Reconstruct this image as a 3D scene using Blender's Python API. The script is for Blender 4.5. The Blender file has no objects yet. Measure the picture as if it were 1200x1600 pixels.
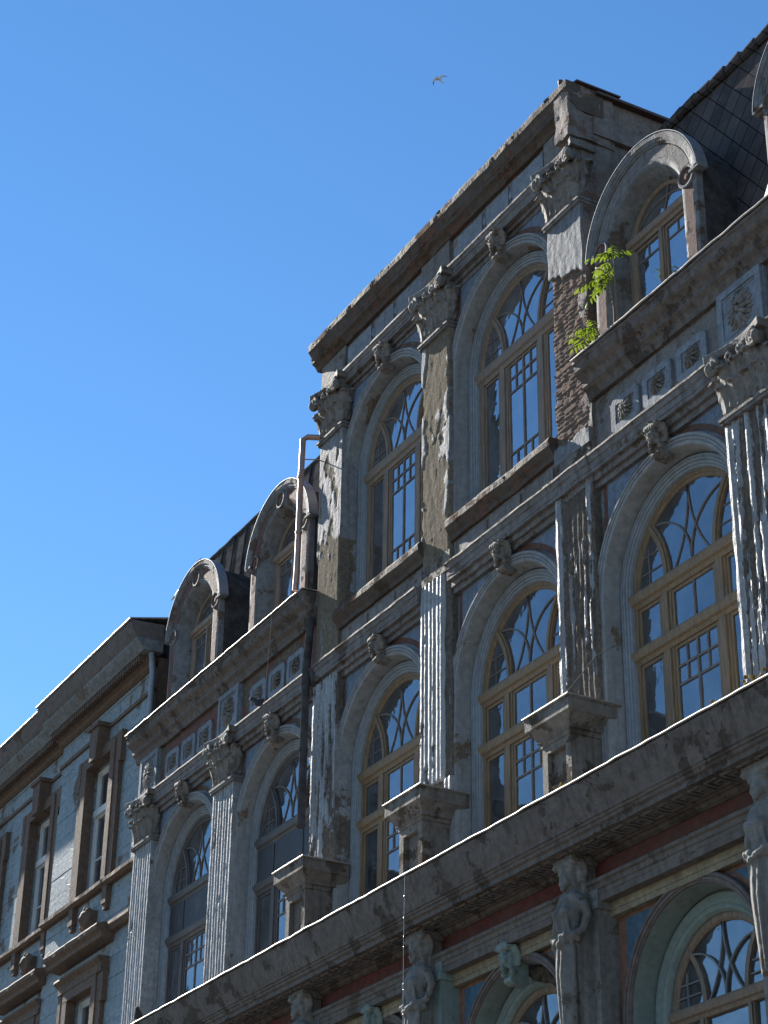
import bpy, math, random
import numpy as np
from mathutils import Vector, Matrix, noise
random.seed(7)
PI = math.pi
S = bpy.context.scene
COL = S.collection
R = math.radians

# ------------------------------------------------------------------ materials
class NT:
    def __init__(s, name):
        s.m = bpy.data.materials.new(name); s.m.use_nodes = True
        s.t = s.m.node_tree; s.t.nodes.clear()
        s.out = s.n('ShaderNodeOutputMaterial')
        s.pos = s.n('ShaderNodeNewGeometry').outputs['Position']
    def n(s, typ, **kw):
        nd = s.t.nodes.new(typ)
        for k, v in kw.items(): setattr(nd, k, v)
        return nd
    def put(s, sock, v):
        if isinstance(v, bpy.types.NodeSocket): s.t.links.new(v, sock)
        elif v is not None:
            if sock.type == 'RGBA' and len(v) == 3: v = (*v, 1)
            sock.default_value = v
    def math(s, op, a, b=None, c=None, clamp=False):
        nd = s.n('ShaderNodeMath', operation=op, use_clamp=clamp)
        s.put(nd.inputs[0], a); s.put(nd.inputs[1], b); s.put(nd.inputs[2], c)
        return nd.outputs[0]
    def mix(s, f, a, b, blend='MIX'):
        nd = s.n('ShaderNodeMix', data_type='RGBA', blend_type=blend)
        s.put(nd.inputs[0], f); s.put(nd.inputs[6], a); s.put(nd.inputs[7], b)
        return nd.outputs[2]
    def map(s, scale, rot=(0, 0, 0), v=None):
        nd = s.n('ShaderNodeMapping'); s.put(nd.inputs[0], v or s.pos)
        nd.inputs['Scale'].default_value = scale; nd.inputs['Rotation'].default_value = rot
        return nd.outputs[0]
    def noise(s, scale, detail=6, rough=.6, v=None, dist=0, off=0):
        nd = s.n('ShaderNodeTexNoise')
        vv = v or s.pos
        if off:
            a = s.n('ShaderNodeVectorMath', operation='ADD'); s.put(a.inputs[0], vv)
            a.inputs[1].default_value = (off, off*.7, off*1.3); vv = a.outputs[0]
        s.put(nd.inputs['Vector'], vv)
        nd.inputs['Scale'].default_value = scale; nd.inputs['Detail'].default_value = detail
        nd.inputs['Roughness'].default_value = rough; nd.inputs['Distortion'].default_value = dist
        return nd.outputs[0]
    def step(s, v, a, b):
        nd = s.n('ShaderNodeMapRange', interpolation_type='SMOOTHSTEP')
        s.put(nd.inputs[0], v); nd.inputs[1].default_value = a; nd.inputs[2].default_value = b
        return nd.outputs[0]
    def bump(s, h, strength=1., dist=1.):
        nd = s.n('ShaderNodeBump'); s.put(nd.inputs['Height'], h)
        nd.inputs['Strength'].default_value = strength; nd.inputs['Distance'].default_value = dist
        return nd.outputs[0]
    def pbr(s, col, rough=.85, normal=None, spec=.3, metal=0.):
        p = s.n('ShaderNodeBsdfPrincipled')
        s.put(p.inputs['Base Color'], col); s.put(p.inputs['Roughness'], rough)
        s.put(p.inputs['Metallic'], metal); s.put(p.inputs['Specular IOR Level'], spec)
        if normal is not None: s.put(p.inputs['Normal'], normal)
        s.t.links.new(p.outputs[0], s.out.inputs[0]); return p

def plaster(name, paint, under=(.25, .21, .175), peel=.5, soot=.5, attr=None, scale=1., rough=.75, spec=.12,
            cracks=.0, brick=0., lichen=0., fine=1., off=0., mottle=1.):
    """old painted plaster: paint that flakes off in patches, grime in vertical runs, mottled grain"""
    t = NT(name)
    n1 = t.noise(1.1*scale, 10, .62, off=off)
    n2 = t.noise(9, 8, .65, off=off+3)
    n3 = t.noise(45, 5, .6)
    st = t.noise(1., 7, .62, v=t.map((7, 7, .55)), off=off+1)
    big = t.noise(.55, 4, .55, off=off+8)
    if attr:
        a = t.n('ShaderNodeAttribute', attribute_name=attr).outputs['Fac']
        a = t.math('ADD', a, t.math('MULTIPLY', t.math('SUBTRACT', n2, .5), .55))
        mask = t.step(a, .46, .54)
    else:
        v = t.math('ADD', n1, t.math('MULTIPLY', t.math('SUBTRACT', n2, .5), .22))
        th = .80 - .42*peel
        mask = t.step(v, th-.012, th+.012)
    p2 = tuple(c*(1-.28*mottle) for c in paint); p3 = tuple(min(1, c*1.13) for c in paint)
    pc = t.mix(t.step(n2, .32, .68), p2, p3)
    u2 = tuple(c*.55 for c in under); u3 = tuple(c*1.15 for c in under)
    uc = t.mix(t.step(t.noise(14, 8, .7, off=off+5), .3, .7), u2, u3)
    h_br = None
    if brick:
        b = t.n('ShaderNodeTexBrick'); 
        cx = t.n('ShaderNodeSeparateXYZ'); t.put(cx.inputs[0], t.pos)
        cm = t.n('ShaderNodeCombineXYZ'); t.put(cm.inputs[0], t.math('ADD', cx.outputs[0], cx.outputs[1])); t.put(cm.inputs[1], cx.outputs[2])
        t.put(b.inputs['Vector'], cm.outputs[0]); b.inputs['Scale'].default_value = 1
        b.inputs['Brick Width'].default_value = .26; b.inputs['Row Height'].default_value = .078; b.inputs['Mortar Size'].default_value = .012
        b.inputs['Mortar Smooth'].default_value = .3
        t.put(b.inputs['Color1'], (.24, .105, .07)); t.put(b.inputs['Color2'], (.15, .075, .06)); t.put(b.inputs['Mortar'], (.2, .17, .14))
        bm = t.step(t.math('ADD', big, t.math('MULTIPLY', t.math('SUBTRACT', n2, .5), .35)), .5-.25*brick, .54-.25*brick)
        uc = t.mix(bm, uc, t.mix(.45, b.outputs['Color'], uc)); h_br = t.math('MULTIPLY', t.math('MULTIPLY', b.outputs['Fac'], bm), -.018)
    col = t.mix(mask, pc, uc)
    # grime
    col = t.mix(t.math('MULTIPLY', t.step(st, .48, .74), soot), col, (.050, .040, .031))
    col = t.mix(t.math('MULTIPLY', t.step(big, .42, .68), soot*.62), col, (.108, .088, .072))
    col = t.mix(t.math('MULTIPLY', t.step(n3, .35, .75), .25*mottle), col, (.10, .08, .062))
    if lichen:
        col = t.mix(t.math('MULTIPLY', t.step(t.noise(5, 8, .7, off=off+11), .55, .62), lichen), col, (.24, .17, .05))
    h = t.math('MULTIPLY', mask, -.009)
    h = t.math('ADD', h, t.math('MULTIPLY', n2, .016*fine))
    h = t.math('ADD', h, t.math('MULTIPLY', n3, .006*fine))
    h = t.math('ADD', h, t.math('MULTIPLY', t.math('MULTIPLY', mask, t.noise(22, 6, .7)), .02))
    if h_br is not None: h = t.math('ADD', h, t.math('MULTIPLY', h_br, mask))
    if cracks:
        vo = t.n('ShaderNodeTexVoronoi', feature='DISTANCE_TO_EDGE'); 
        d = t.noise(2.5, 4, .6)
        ad = t.n('ShaderNodeVectorMath', operation='ADD'); t.put(ad.inputs[0], t.pos)
        mu = t.n('ShaderNodeVectorMath', operation='SCALE'); 
        t.put(mu.inputs[0], t.n('ShaderNodeTexNoise').outputs['Color']); mu.inputs['Scale'].default_value = .35
        t.put(ad.inputs[1], mu.outputs[0]); t.put(vo.inputs['Vector'], ad.outputs[0]); vo.inputs['Scale'].default_value = 1.7
        cr = t.math('MULTIPLY', t.math('SUBTRACT', 1., t.step(vo.outputs['Distance'], .004, .022)), cracks)
        cr = t.math('MULTIPLY', cr, t.step(big, .45, .6))
        col = t.mix(cr, col, (.035, .032, .03)); h = t.math('SUBTRACT', h, t.math('MULTIPLY', cr, .02))
    t.pbr(col, t.mix(mask, (rough,)*3, (.9,)*3), t.bump(h, .9), t.math('MULTIPLY', t.math('SUBTRACT', 1., t.math('MULTIPLY', mask, .8)), spec))
    return t.m

BLUE = (.225, .24, .255)
M = {}
M['wall'] = plaster('plaster_blue_grey', BLUE, (.2, .15, .11), peel=.58, soot=.5, cracks=.5, off=2, mottle=.6)
M['pilaster'] = plaster('pilaster_plaster', (.35, .36, .37), (.165, .138, .115), soot=.5, attr='peel', rough=.55, spec=.3, lichen=.2)
M['pilaster_up'] = plaster('upper_pilaster_plaster', (.255, .26, .27), (.215, .175, .125), soot=.45, attr='peel', rough=.75, spec=.12)
M['pilaster_brick'] = plaster('broken_pilaster_plaster', (.195, .205, .22), (.22, .18, .145), soot=.35, attr='peel', brick=1.3)
M['arch'] = plaster('arch_plaster', (.26, .265, .265), (.20, .155, .115), peel=.44, soot=.34, off=5, fine=.3, mottle=.55)
M['inner'] = plaster('inner_moulding_paint', (.24, .268, .29), peel=.2, soot=.25, off=9, fine=.2, mottle=.4)
M['pedestal'] = plaster('pedestal_plaster', (.20, .175, .15), (.11, .088, .068), peel=.55, soot=.75, off=27, scale=2)
M['carved'] = plaster('carved_plaster', (.215, .195, .175), (.15, .115, .088), peel=.5, soot=.75, off=4, scale=2.5)
M['cornice'] = plaster('grimy_cornice_plaster', (.155, .13, .115), (.098, .08, .068), peel=.58, soot=.8, off=6, scale=1.6)
M['tower_cornice'] = plaster('tower_cornice_plaster', (.10, .075, .058), (.085, .06, .043), peel=.6, soot=.85, off=16, scale=1.6, brick=.5)
M['entab'] = plaster('entablature_plaster', (.205, .188, .178), (.155, .122, .098), peel=.5, soot=.6, off=7, scale=1.4)
M['frieze'] = plaster('frieze_paint', (.225, .25, .28), peel=.35, soot=.4, off=12, fine=.6)
M['redbrown'] = plaster('red_brown_paint', (.15, .07, .052), (.175, .14, .11), peel=.6, soot=.55, off=13, fine=.6)
M['redinset'] = plaster('dormer_inset_paint', (.135, .055, .042), (.16, .12, .1), peel=.5, soot=.5, off=29, fine=.5)
M['redfrieze'] = plaster('dark_red_frieze_paint', (.13, .033, .028), (.12, .09, .075), peel=.28, soot=.6, off=14, fine=.6)
M['spandrel'] = plaster('spandrel_paint', (.17, .215, .28), peel=.4, soot=.4, off=15, fine=.6)
M['spandrel_blue'] = plaster('blue_spandrel_paint', (.075, .15, .21), (.22, .2, .18), peel=.25, soot=.3, off=18, fine=.5)
M['terracotta'] = plaster('terracotta_paint', (.28, .14, .09), (.25, .2, .16), peel=.35, soot=.4, off=19, fine=.5)
M['green'] = plaster('pale_green_paint', (.21, .255, .23), peel=.15, soot=.25, off=20, fine=.25, mottle=.4)
M['cream'] = plaster('cream_paint', (.30, .25, .17), peel=.3, soot=.45, off=21, fine=.5)
M['brownarch'] = plaster('brown_arch_plaster', (.17, .135, .12), (.25, .21, .18), peel=.4, soot=.4, off=22, fine=.6)
M['statue'] = plaster('statue_plaster', (.225, .21, .19), (.16, .13, .10), peel=.4, soot=.6, off=23, scale=2)
M['architrave'] = plaster('architrave_plaster', (.165, .142, .124), (.12, .097, .078), peel=.5, soot=.7, off=17, scale=1.4)
M['sidewall'] = plaster('tower_side_plaster', (.225, .18, .16), (.2, .145, .105), peel=.5, soot=.55, off=24, brick=1.)
M['dormer'] = plaster('dormer_plaster', (.195, .20, .205), (.145, .108, .092), peel=.54, soot=.6, off=25, scale=1.5)
M['lb_wall'] = plaster('neighbour_blue_plaster', (.25, .30, .32), (.20, .165, .13), peel=.46, soot=.28, off=31, cracks=.7, rough=.6, spec=.15)
M['lb_brown'] = plaster('neighbour_brown_trim', (.15, .10, .073), (.15, .125, .10), peel=.35, soot=.4, off=32, fine=.7)
M['lb_fascia'] = plaster('neighbour_fascia', (.15, .13, .12), (.12, .095, .075), peel=.5, soot=.5, off=34)
M['lb_cornice'] = plaster('neighbour_cornice', (.20, .22, .225), (.2, .17, .14), peel=.45, soot=.5, off=33)

def wood(name, c, dark=.55, wear=.3):
    t = NT(name)
    g = t.noise(1., 8, .65, v=t.map((30, 30, 3)))
    g2 = t.noise(1., 6, .6, v=t.map((4, 30, 40)))
    n = t.noise(3, 8, .6)
    col = t.mix(t.step(g, .3, .7), tuple(x*dark for x in c), c)
    col = t.mix(t.math('MULTIPLY', t.step(n, .5, .72), wear), col, (.17, .15, .13))
    col = t.mix(t.math('MULTIPLY', t.step(g2, .55, .75), .35), col, tuple(x*.4 for x in c))
    t.pbr(col, .6, t.bump(t.math('MULTIPLY', g, .006), .8), .35)
    return t.m
M['wood'] = wood('ochre_window_wood', (.25, .165, .088))
M['wood_up'] = wood('weathered_window_wood', (.26, .185, .125), wear=.5)
M['wood_dark'] = wood('old_dark_wood', (.10, .085, .08), wear=.4)
M['bars'] = wood('glazing_bar_wood', (.19, .15, .125), wear=.4)
M['bars_white'] = wood('pale_glazing_bars', (.24, .24, .235), wear=.2)
M['white_wood'] = wood('white_window_paint', (.62, .63, .62), dark=.85, wear=.2)
M['board'] = wood('dark_boarding', (.055, .05, .055), wear=.3)

def glass(name, ior=2.0, tint=(.55, .6, .65), milk=.10, wav=.016):
    t = NT(name)
    n = t.noise(1.7, 3, .5); n2 = t.noise(.5, 3, .5)
    h = t.math('ADD', t.math('MULTIPLY', n, wav), t.math('MULTIPLY', n2, wav*2))
    nb = t.bump(h, 1.)
    gl = t.n('ShaderNodeBsdfGlossy'); gl.inputs['Roughness'].default_value = .03; t.put(gl.inputs['Color'], (.9, .92, .95)); t.put(gl.inputs['Normal'], nb)
    tr = t.n('ShaderNodeBsdfTransparent'); t.put(tr.inputs[0], tint)
    df = t.n('ShaderNodeBsdfDiffuse'); t.put(df.inputs[0], (.30, .32, .35))
    d = t.step(t.noise(2.2, 8, .65), .35, .8)
    m0 = t.n('ShaderNodeMixShader'); t.put(m0.inputs[0], t.math('ADD', t.math('MULTIPLY', d, .24), milk)); t.t.links.new(tr.outputs[0], m0.inputs[1]); t.t.links.new(df.outputs[0], m0.inputs[2])
    fr = t.n('ShaderNodeFresnel'); fr.inputs['IOR'].default_value = ior; t.put(fr.inputs['Normal'], nb)
    m1 = t.n('ShaderNodeMixShader'); t.put(m1.inputs[0], fr.outputs[0]); t.t.links.new(m0.outputs[0], m1.inputs[1]); t.t.links.new(gl.outputs[0], m1.inputs[2])
    t.t.links.new(m1.outputs[0], t.out.inputs[0]); return t.m
M['glass'] = glass('old_window_glass', 2.5)
M['glass_up'] = glass('upper_window_glass', 4.6, milk=.16)

def metal(name, c, rough=.4, metallic=.9, dirt=.4):
    t = NT(name); n = t.noise(6, 8, .65)
    col = t.mix(t.math('MULTIPLY', t.step(n, .45, .7), dirt), c, (.07, .055, .045))
    t.pbr(col, t.math('ADD', rough, t.math('MULTIPLY', n, .2)), t.bump(t.math('MULTIPLY', n, .006), .6), .5, metallic); return t.m
M['zinc'] = metal('zinc_flashing', (.42, .385, .35), .42, .7)
M['zinc_dull'] = metal('dull_zinc', (.28, .28, .29), .5, .6)
M['pipe'] = metal('downpipe_zinc', (.40, .25, .20), .35, .6)
M['rust'] = metal('rusty_roof_sheet', (.10, .06, .055), .6, .3)

def flat(name, c, rough=.9, spec=.1, n=8, var=.35):
    t = NT(name); f = t.noise(n, 6, .6)
    t.pbr(t.mix(t.step(f, .3, .7), tuple(x*(1-var) for x in c), c), rough, t.bump(t.math('MULTIPLY', f, .01), .6), spec); return t.m
M['roofmetal'] = flat('dark_roof_sheet', (.085, .08, .08), .9, 0., 5, .5)
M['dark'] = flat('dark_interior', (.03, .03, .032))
M['mud'] = flat('mud_nest', (.10, .075, .055), n=30)
M['soil'] = flat('moss', (.24, .16, .045), n=25)
M['asphalt'] = flat('asphalt', (.06, .058, .057), n=20)
M['paving'] = flat('paving', (.19, .19, .19), n=12)
M['ground'] = flat('earth', (.13, .13, .125), n=4)
M['wire'] = flat('wire', (.1, .09, .085))
M['thread'] = metal('glinting_thread', (.5, .5, .5), .25, .8, 0)
M['pigeon'] = flat('pigeon_feathers', (.045, .047, .055), .7, n=30)
M['gull'] = flat('gull_feathers', (.55, .55, .56), .7, n=30, var=.15)
M['gull_dark'] = flat('gull_wingtip', (.09, .09, .10), .7)
M['curtain'] = flat('curtain', (.30, .31, .33), n=6)
M['bark'] = flat('sapling_bark', (.22, .17, .13), n=40)

def roof_tiles():
    t = NT('diamond_slate_roof')
    sx = t.n('ShaderNodeSeparateXYZ'); t.put(sx.inputs[0], t.pos)
    zz = t.math('MULTIPLY', sx.outputs[2], .78)
    a = t.math('DIVIDE', t.math('ADD', sx.outputs[0], zz), .40)
    b = t.math('DIVIDE', t.math('SUBTRACT', sx.outputs[0], zz), .40)
    fa = t.math('FRACT', t.math('ADD', a, 200.)); fb = t.math('FRACT', t.math('ADD', b, 200.))
    la = t.math('SUBTRACT', 1., t.step(fa, .0, .07)); lb = t.math('SUBTRACT', 1., t.step(fb, 0, .07))
    line = t.math('MAXIMUM', la, lb)
    wn = t.n('ShaderNodeTexWhiteNoise', noise_dimensions='2D')
    cm = t.n('ShaderNodeCombineXYZ'); t.put(cm.inputs[0], t.math('FLOOR', t.math('ADD', a, 200.))); t.put(cm.inputs[1], t.math('FLOOR', t.math('ADD', b, 200.)))
    t.put(wn.inputs['Vector'], cm.outputs[0])
    n = t.noise(5, 8, .65)
    col = t.mix(wn.outputs[0], (.058, .052, .054), (.095, .086, .087))
    col = t.mix(t.math('MULTIPLY', t.step(n, .45, .7), .5), col, (.12, .11, .10))
    col = t.mix(line, col, (.015, .014, .014))
    h = t.math('ADD', t.math('MULTIPLY', t.math('ADD', fa, t.math('SUBTRACT', 1., fb)), .012), t.math('MULTIPLY', n, .012))
    h = t.math('SUBTRACT', h, t.math('MULTIPLY', line, .02))
    t.pbr(col, .9, t.bump(h, 1.), 0.); return t.m
M['tiles'] = roof_tiles()

def leafmat():
    t = NT('ailanthus_leaf'); n = t.noise(9, 4, .6)
    c = t.mix(t.step(n, .35, .7), (.045, .10, .016), (.09, .14, .024))
    d = t.n('ShaderNodeBsdfPrincipled'); t.put(d.inputs['Base Color'], c); d.inputs['Roughness'].default_value = .45
    tr = t.n('ShaderNodeBsdfTranslucent'); t.put(tr.inputs[0], t.mix(n, (.13, .26, .018), (.30, .34, .03)))
    m = t.n('ShaderNodeMixShader'); m.inputs[0].default_value = .38
    t.t.links.new(d.outputs[0], m.inputs[1]); t.t.links.new(tr.outputs[0], m.inputs[2]); t.t.links.new(m.outputs[0], t.out.inputs[0]); return t.m
M['leaf'] = leafmat()

# ------------------------------------------------------------------ mesh helpers
class MB:
    def __init__(s): s.v = []; s.f = []; s.mi = []; s.cur = 0; s.attr = None
    def add(s, vs, fs):
        o = len(s.v); s.v += [tuple(v) for v in vs]; s.f += [tuple(o+i for i in f) for f in fs]; s.mi += [s.cur]*len(fs); return o
    def box(s, x0, x1, y0, y1, z0, z1):
        s.add([(x, y, z) for x in (x0, x1) for y in (y0, y1) for z in (z0, z1)],
              [(0, 1, 3, 2), (4, 6, 7, 5), (0, 4, 5, 1), (2, 3, 7, 6), (0, 2, 6, 4), (1, 5, 7, 3)])
    def prism(s, poly, y0, y1):            # polygon in XZ extruded in Y
        n = len(poly)
        s.add([(x, y0, z) for x, z in poly]+[(x, y1, z) for x, z in poly],
              [tuple(range(n)), tuple(range(2*n-1, n-1, -1))]+[(i, i+n, (i+1) % n+n, (i+1) % n) for i in range(n)])
    def sweepx(s, prof, x0, x1, step=.12, amp=0., chunk=0., seed=0., fixed=()):
        """closed (y,z) profile run along X, edges worn by noise"""
        n = max(2, int(abs(x1-x0)/step)+1) if amp or chunk else 2
        m = len(prof); vs = []; fs = []
        for i in range(n):
            x = x0+(x1-x0)*i/(n-1)
            for k, (y, z) in enumerate(prof):
                if (amp or chunk) and k not in fixed:
                    a = noise.noise((x*2.3, k*5.1, seed))*amp + noise.noise((x*7, k*3.3, seed+9))*amp*.6
                    b = noise.noise((x*3.1, k*4.7, seed+21))*amp
                    c = max(0., noise.noise((x*1.3, seed*3, 2.2))-.12)*chunk*(1+.7*noise.noise((x*9, k*2., seed)))
                    vs.append((x, y+a+c, z+b))
                else: vs.append((x, y, z))
        for i in range(n-1):
            for k in range(m):
                a, b = i*m+k, i*m+(k+1) % m
                fs.append((a, b, b+m, a+m))
        fs += [tuple(range(m-1, -1, -1)), tuple(range((n-1)*m, n*m))]
        s.add(vs, fs)
    def sweepy(s, prof, y0, y1):           # closed (x,z) profile
        s.prism(prof, y0, y1)
    def arch(s, prof, zs, zb, n=36, cx=0., a0=0., a1=PI, amp=0., seed=0, legs=True):
        """closed (r,y) profile swept up the left leg, round the arc and down the right leg"""
        P = []
        if legs: P += [(-1, z) for z in ([zb+(zs-zb)*i/8 for i in range(8)] if amp else [zb])]
        m = len(prof); vs = []; path = []
        for t in P: path.append(('l', t[1]))
        for i in range(n+1): path.append(('a', a0+(a1-a0)*i/n))
        if legs:
            for z in ([zs-(zs-zb)*(i+1)/8 for i in range(8)] if amp else [zb]): path.append(('r', z))
        for q, (typ, t) in enumerate(path):
            for k, (r, y) in enumerate(prof):
                j = amp*noise.noise((q*.37, k*2.1, seed)) if amp else 0.
                r2 = r+j
                if typ == 'l': vs.append((cx-r2, y+j, t))
                elif typ == 'r': vs.append((cx+r2, y+j, t))
                else: vs.append((cx-r2*math.cos(t), y+j, zs+r2*math.sin(t)))
        fs = []
        for q in range(len(path)-1):
            for k in range(m):
                a, b = q*m+k, q*m+(k+1) % m
                fs.append((a, b, b+m, a+m))
        fs += [tuple(range(m-1, -1, -1)), tuple(range((len(path)-1)*m, len(path)*m))]
        s.add(vs, fs)
    def archwall(s, x0, x1, z0, z1, zs, r, y, th=.3, n=28, cx=0.):
        """wall slab with a round-headed opening"""
        for yy, flip in ((y, 0), (y+th, 1)):
            vs = []; fs = []
            def q(a, b, c, d):
                o = len(vs); vs.extend([(a[0], yy, a[1]), (b[0], yy, b[1]), (c[0], yy, c[1]), (d[0], yy, d[1])])
                fs.append((o, o+1, o+2, o+3) if not flip else (o+3, o+2, o+1, o))
            q((x0, z0), (cx-r, z0), (cx-r, zs), (x0, zs)); q((cx+r, z0), (x1, z0), (x1, zs), (cx+r, zs))
            q((x0, zs), (cx-r, zs), (cx-r, z1), (x0, z1)); q((cx+r, zs), (x1, zs), (x1, z1), (cx+r, z1))
            for i in range(n):
                t0, t1 = PI*i/n, PI*(i+1)/n
                a = (cx-r*math.cos(t0), zs+r*math.sin(t0)); b = (cx-r*math.cos(t1), zs+r*math.sin(t1))
                q(a, b, (b[0], z1), (a[0], z1))
            s.add(vs, fs)
    def tube(s, pts, r, n=6, cap=True):
        pts = [Vector(p) for p in pts]; rs = r if isinstance(r, (list, tuple)) else [r]*len(pts)
        vs = []; fs = []; up = None
        for i, p in enumerate(pts):
            d = (pts[min(i+1, len(pts)-1)]-pts[max(i-1, 0)]).normalized()
            if up is None: up = d.orthogonal().normalized()
            up = (up-d*up.dot(d)).normalized(); w = d.cross(up)
            for k in range(n):
                a = 2*PI*k/n; vs.append(p+(up*math.cos(a)+w*math.sin(a))*rs[i])
        for i in range(len(pts)-1):
            for k in range(n):
                a, b = i*n+k, i*n+(k+1) % n; fs.append((a, b, b+n, a+n))
        if cap: fs += [tuple(range(n-1, -1, -1)), tuple(range((len(pts)-1)*n, len(pts)*n))]
        s.add(vs, fs)
    def bar(s, pts, w, y0, y1):            # flat bar following a polyline in XZ
        L = []; Rr = []
        for i, p in enumerate(pts):
            a = pts[max(i-1, 0)]; b = pts[min(i+1, len(pts)-1)]
            dx, dz = b[0]-a[0], b[1]-a[1]; l = math.hypot(dx, dz) or 1
            L.append((p[0]-dz/l*w/2, p[1]+dx/l*w/2)); Rr.append((p[0]+dz/l*w/2, p[1]-dx/l*w/2))
        n = len(pts); vs = []
        for (a, b) in zip(L, Rr): vs += [(a[0], y0, a[1]), (b[0], y0, b[1]), (b[0], y1, b[1]), (a[0], y1, a[1])]
        fs = []
        for i in range(n-1):
            for k in range(4): fs.append((i*4+k, i*4+(k+1) % 4, i*4+4+(k+1) % 4, i*4+4+k))
        fs += [(3, 2, 1, 0), tuple((n-1)*4+k for k in range(4))]
        s.add(vs, fs)
    def ell(s, c, r, n=10, m=7, rot=None):
        vs = [(0, 0, 1)]; fs = []
        for j in range(1, m):
            for i in range(n):
                a, b = 2*PI*i/n, PI*j/m; vs.append((math.sin(b)*math.cos(a), math.sin(b)*math.sin(a), math.cos(b)))
        vs.append((0, 0, -1))
        for i in range(n):
            fs.append((0, 1+i, 1+(i+1) % n)); fs.append((len(vs)-1, len(vs)-1-n+(i+1) % n, len(vs)-1-n+i))
            for j in range(m-2):
                a, b = 1+j*n+i, 1+j*n+(i+1) % n; fs.append((a, a+n, b+n, b))
        out = []
        for v in vs:
            q = Vector((v[0]*r[0], v[1]*r[1], v[2]*r[2]))
            if rot is not None: q = rot @ q
            out.append(q+Vector(c))
        s.add(out, fs)
    def mesh(s, name):
        me = bpy.data.meshes.new(name); me.from_pydata(s.v, [], s.f); me.update()
        import bmesh
        b = bmesh.new(); b.from_mesh(me); bmesh.ops.recalc_face_normals(b, faces=b.faces); b.to_mesh(me); b.free()
        if any(s.mi): me.polygons.foreach_set('material_index', s.mi)
        if s.attr is not None:
            at = me.attributes.new('peel', 'FLOAT', 'POINT'); at.data.foreach_set('value', s.attr)
        return me
    def build(s, name, mat, parent=None, loc=(0, 0, 0), smooth=False, bevel=0.):
        me = s.mesh(name)
        for m in (mat if isinstance(mat, (list, tuple)) else [mat]): me.materials.append(M[m])
        if smooth:
            me.polygons.foreach_set('use_smooth', [True]*len(me.polygons))
            if smooth != 'full': me.set_sharp_from_angle(angle=R(smooth if smooth > 1 else 35))
        return put(name, me, parent, loc)

def put(name, me, parent=None, loc=(0, 0, 0), label=None):
    o = bpy.data.objects.new(name, me); COL.objects.link(o); o.location = loc
    if parent: o.parent = parent
    if label: o['label'] = label
    return o
def thing(name, label, cat, loc=(0, 0, 0), group=None):
    o = bpy.data.objects.new(name, None); COL.objects.link(o); o.location = loc; o.empty_display_size = .3
    tag(o, label, cat, group); return o
def tag(o, label, cat, group=None):
    o['label'] = label; o['category'] = cat
    if group: o['group'] = group
    return o
def copy(o, parent, loc, label=None):
    """copy of a part with copies of its sub-parts"""
    c = o.copy(); COL.objects.link(c); c.parent = parent; c.location = loc
    if label: c['label'] = label
    for ch in o.children:
        d = ch.copy(); COL.objects.link(d); d.parent = c
    return c
def remesh(mb, name, vox, mat, smooth_it=3):
    """fuse overlapping solids into one carved surface"""
    me = mb.mesh(name+'_raw'); o = bpy.data.objects.new('tmp', me); COL.objects.link(o)
    md = o.modifiers.new('r', 'REMESH'); md.mode = 'VOXEL'; md.voxel_size = vox; md.adaptivity = 0
    sm = o.modifiers.new('s', 'SMOOTH'); sm.iterations = smooth_it; sm.factor = .5
    dg = bpy.context.evaluated_depsgraph_get()
    e = bpy.data.meshes.new_from_object(o.evaluated_get(dg)); e.name = name
    bpy.data.objects.remove(o); bpy.data.meshes.remove(me)
    e.materials.clear(); e.materials.append(M[mat])
    e.polygons.foreach_set('use_smooth', [True]*len(e.polygons)); return e
def sstep(a, b, x):
    t = min(1, max(0, (x-a)/(b-a))); return t*t*(3-2*t)

# ------------------------------------------------------------------ layout (metres; facade along X, street side is -Y)
PX = [-38.25, -34.2, -29.95, -25.98, -21.87, -17.75, -13.65]      # pilaster axes
BX = [-36.25, -32.1, -27.96, -23.91, -19.76, -15.7]               # window axes
TX0, TX1 = -30.42, -21.38                                          # tower sides
WY = .18                                                           # wall plane
Z_C = 11.05                                                        # main cornice lip
B = thing('terraced_building', 'long decayed grey-blue plaster building with arched windows, raised middle section and slate mansard roofs', 'building', (0, 0, 0))

# ---- carved pieces (made once, shared)
def leaf(mb, base, w, h, out, lean=0., yaw=0., th=.05):
    """acanthus leaf: strap with lobed edge that curls outward at its tip"""
    n = 9; rows = []
    for i in range(n+1):
        t = i/n
        y = -out*(t**2.2)*1.0 - .02
        z = h*min(t*1.12, 1.0) if t < .86 else h*(.965-(t-.86)*.9)
        ww = w*(.55+.45*math.sin(min(1, t*1.25)*PI*.75))*(1 if t < .8 else 1-(t-.8)*2.6)*(1+.16*math.cos(t*PI*7))
        rows.append((y, z, max(.012, ww)))
    vs = []; fs = []
    c, s_ = math.cos(yaw), math.sin(yaw)
    for side in (0, 1):
        for y, z, ww in rows:
            for k in (-1, -.5, 0, .5, 1):
                x = k*ww/2+lean*z; yy = y+(abs(k)**2)*.035-(.018 if k == 0 else 0)+side*th
                vs.append((base[0]+x*c-yy*s_, base[1]+x*s_+yy*c, base[2]+z))
    N = (n+1)*5
    for i in range(n):
        for k in range(4):
            a = i*5+k; fs.append((a, a+1, a+6, a+5)); fs.append((N+a+5, N+a+6, N+a+1, N+a))
    edge = [i*5 for i in range(n+1)]+[n*5+k for k in range(1, 5)]+[i*5+4 for i in range(n-1, -1, -1)]+[k for k in (3, 2, 1)]
    for i in range(len(edge)):
        a, b = edge[i], edge[(i+1) % len(edge)]; fs.append((a, b, b+N, a+N))
    mb.add(vs, fs)
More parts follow.
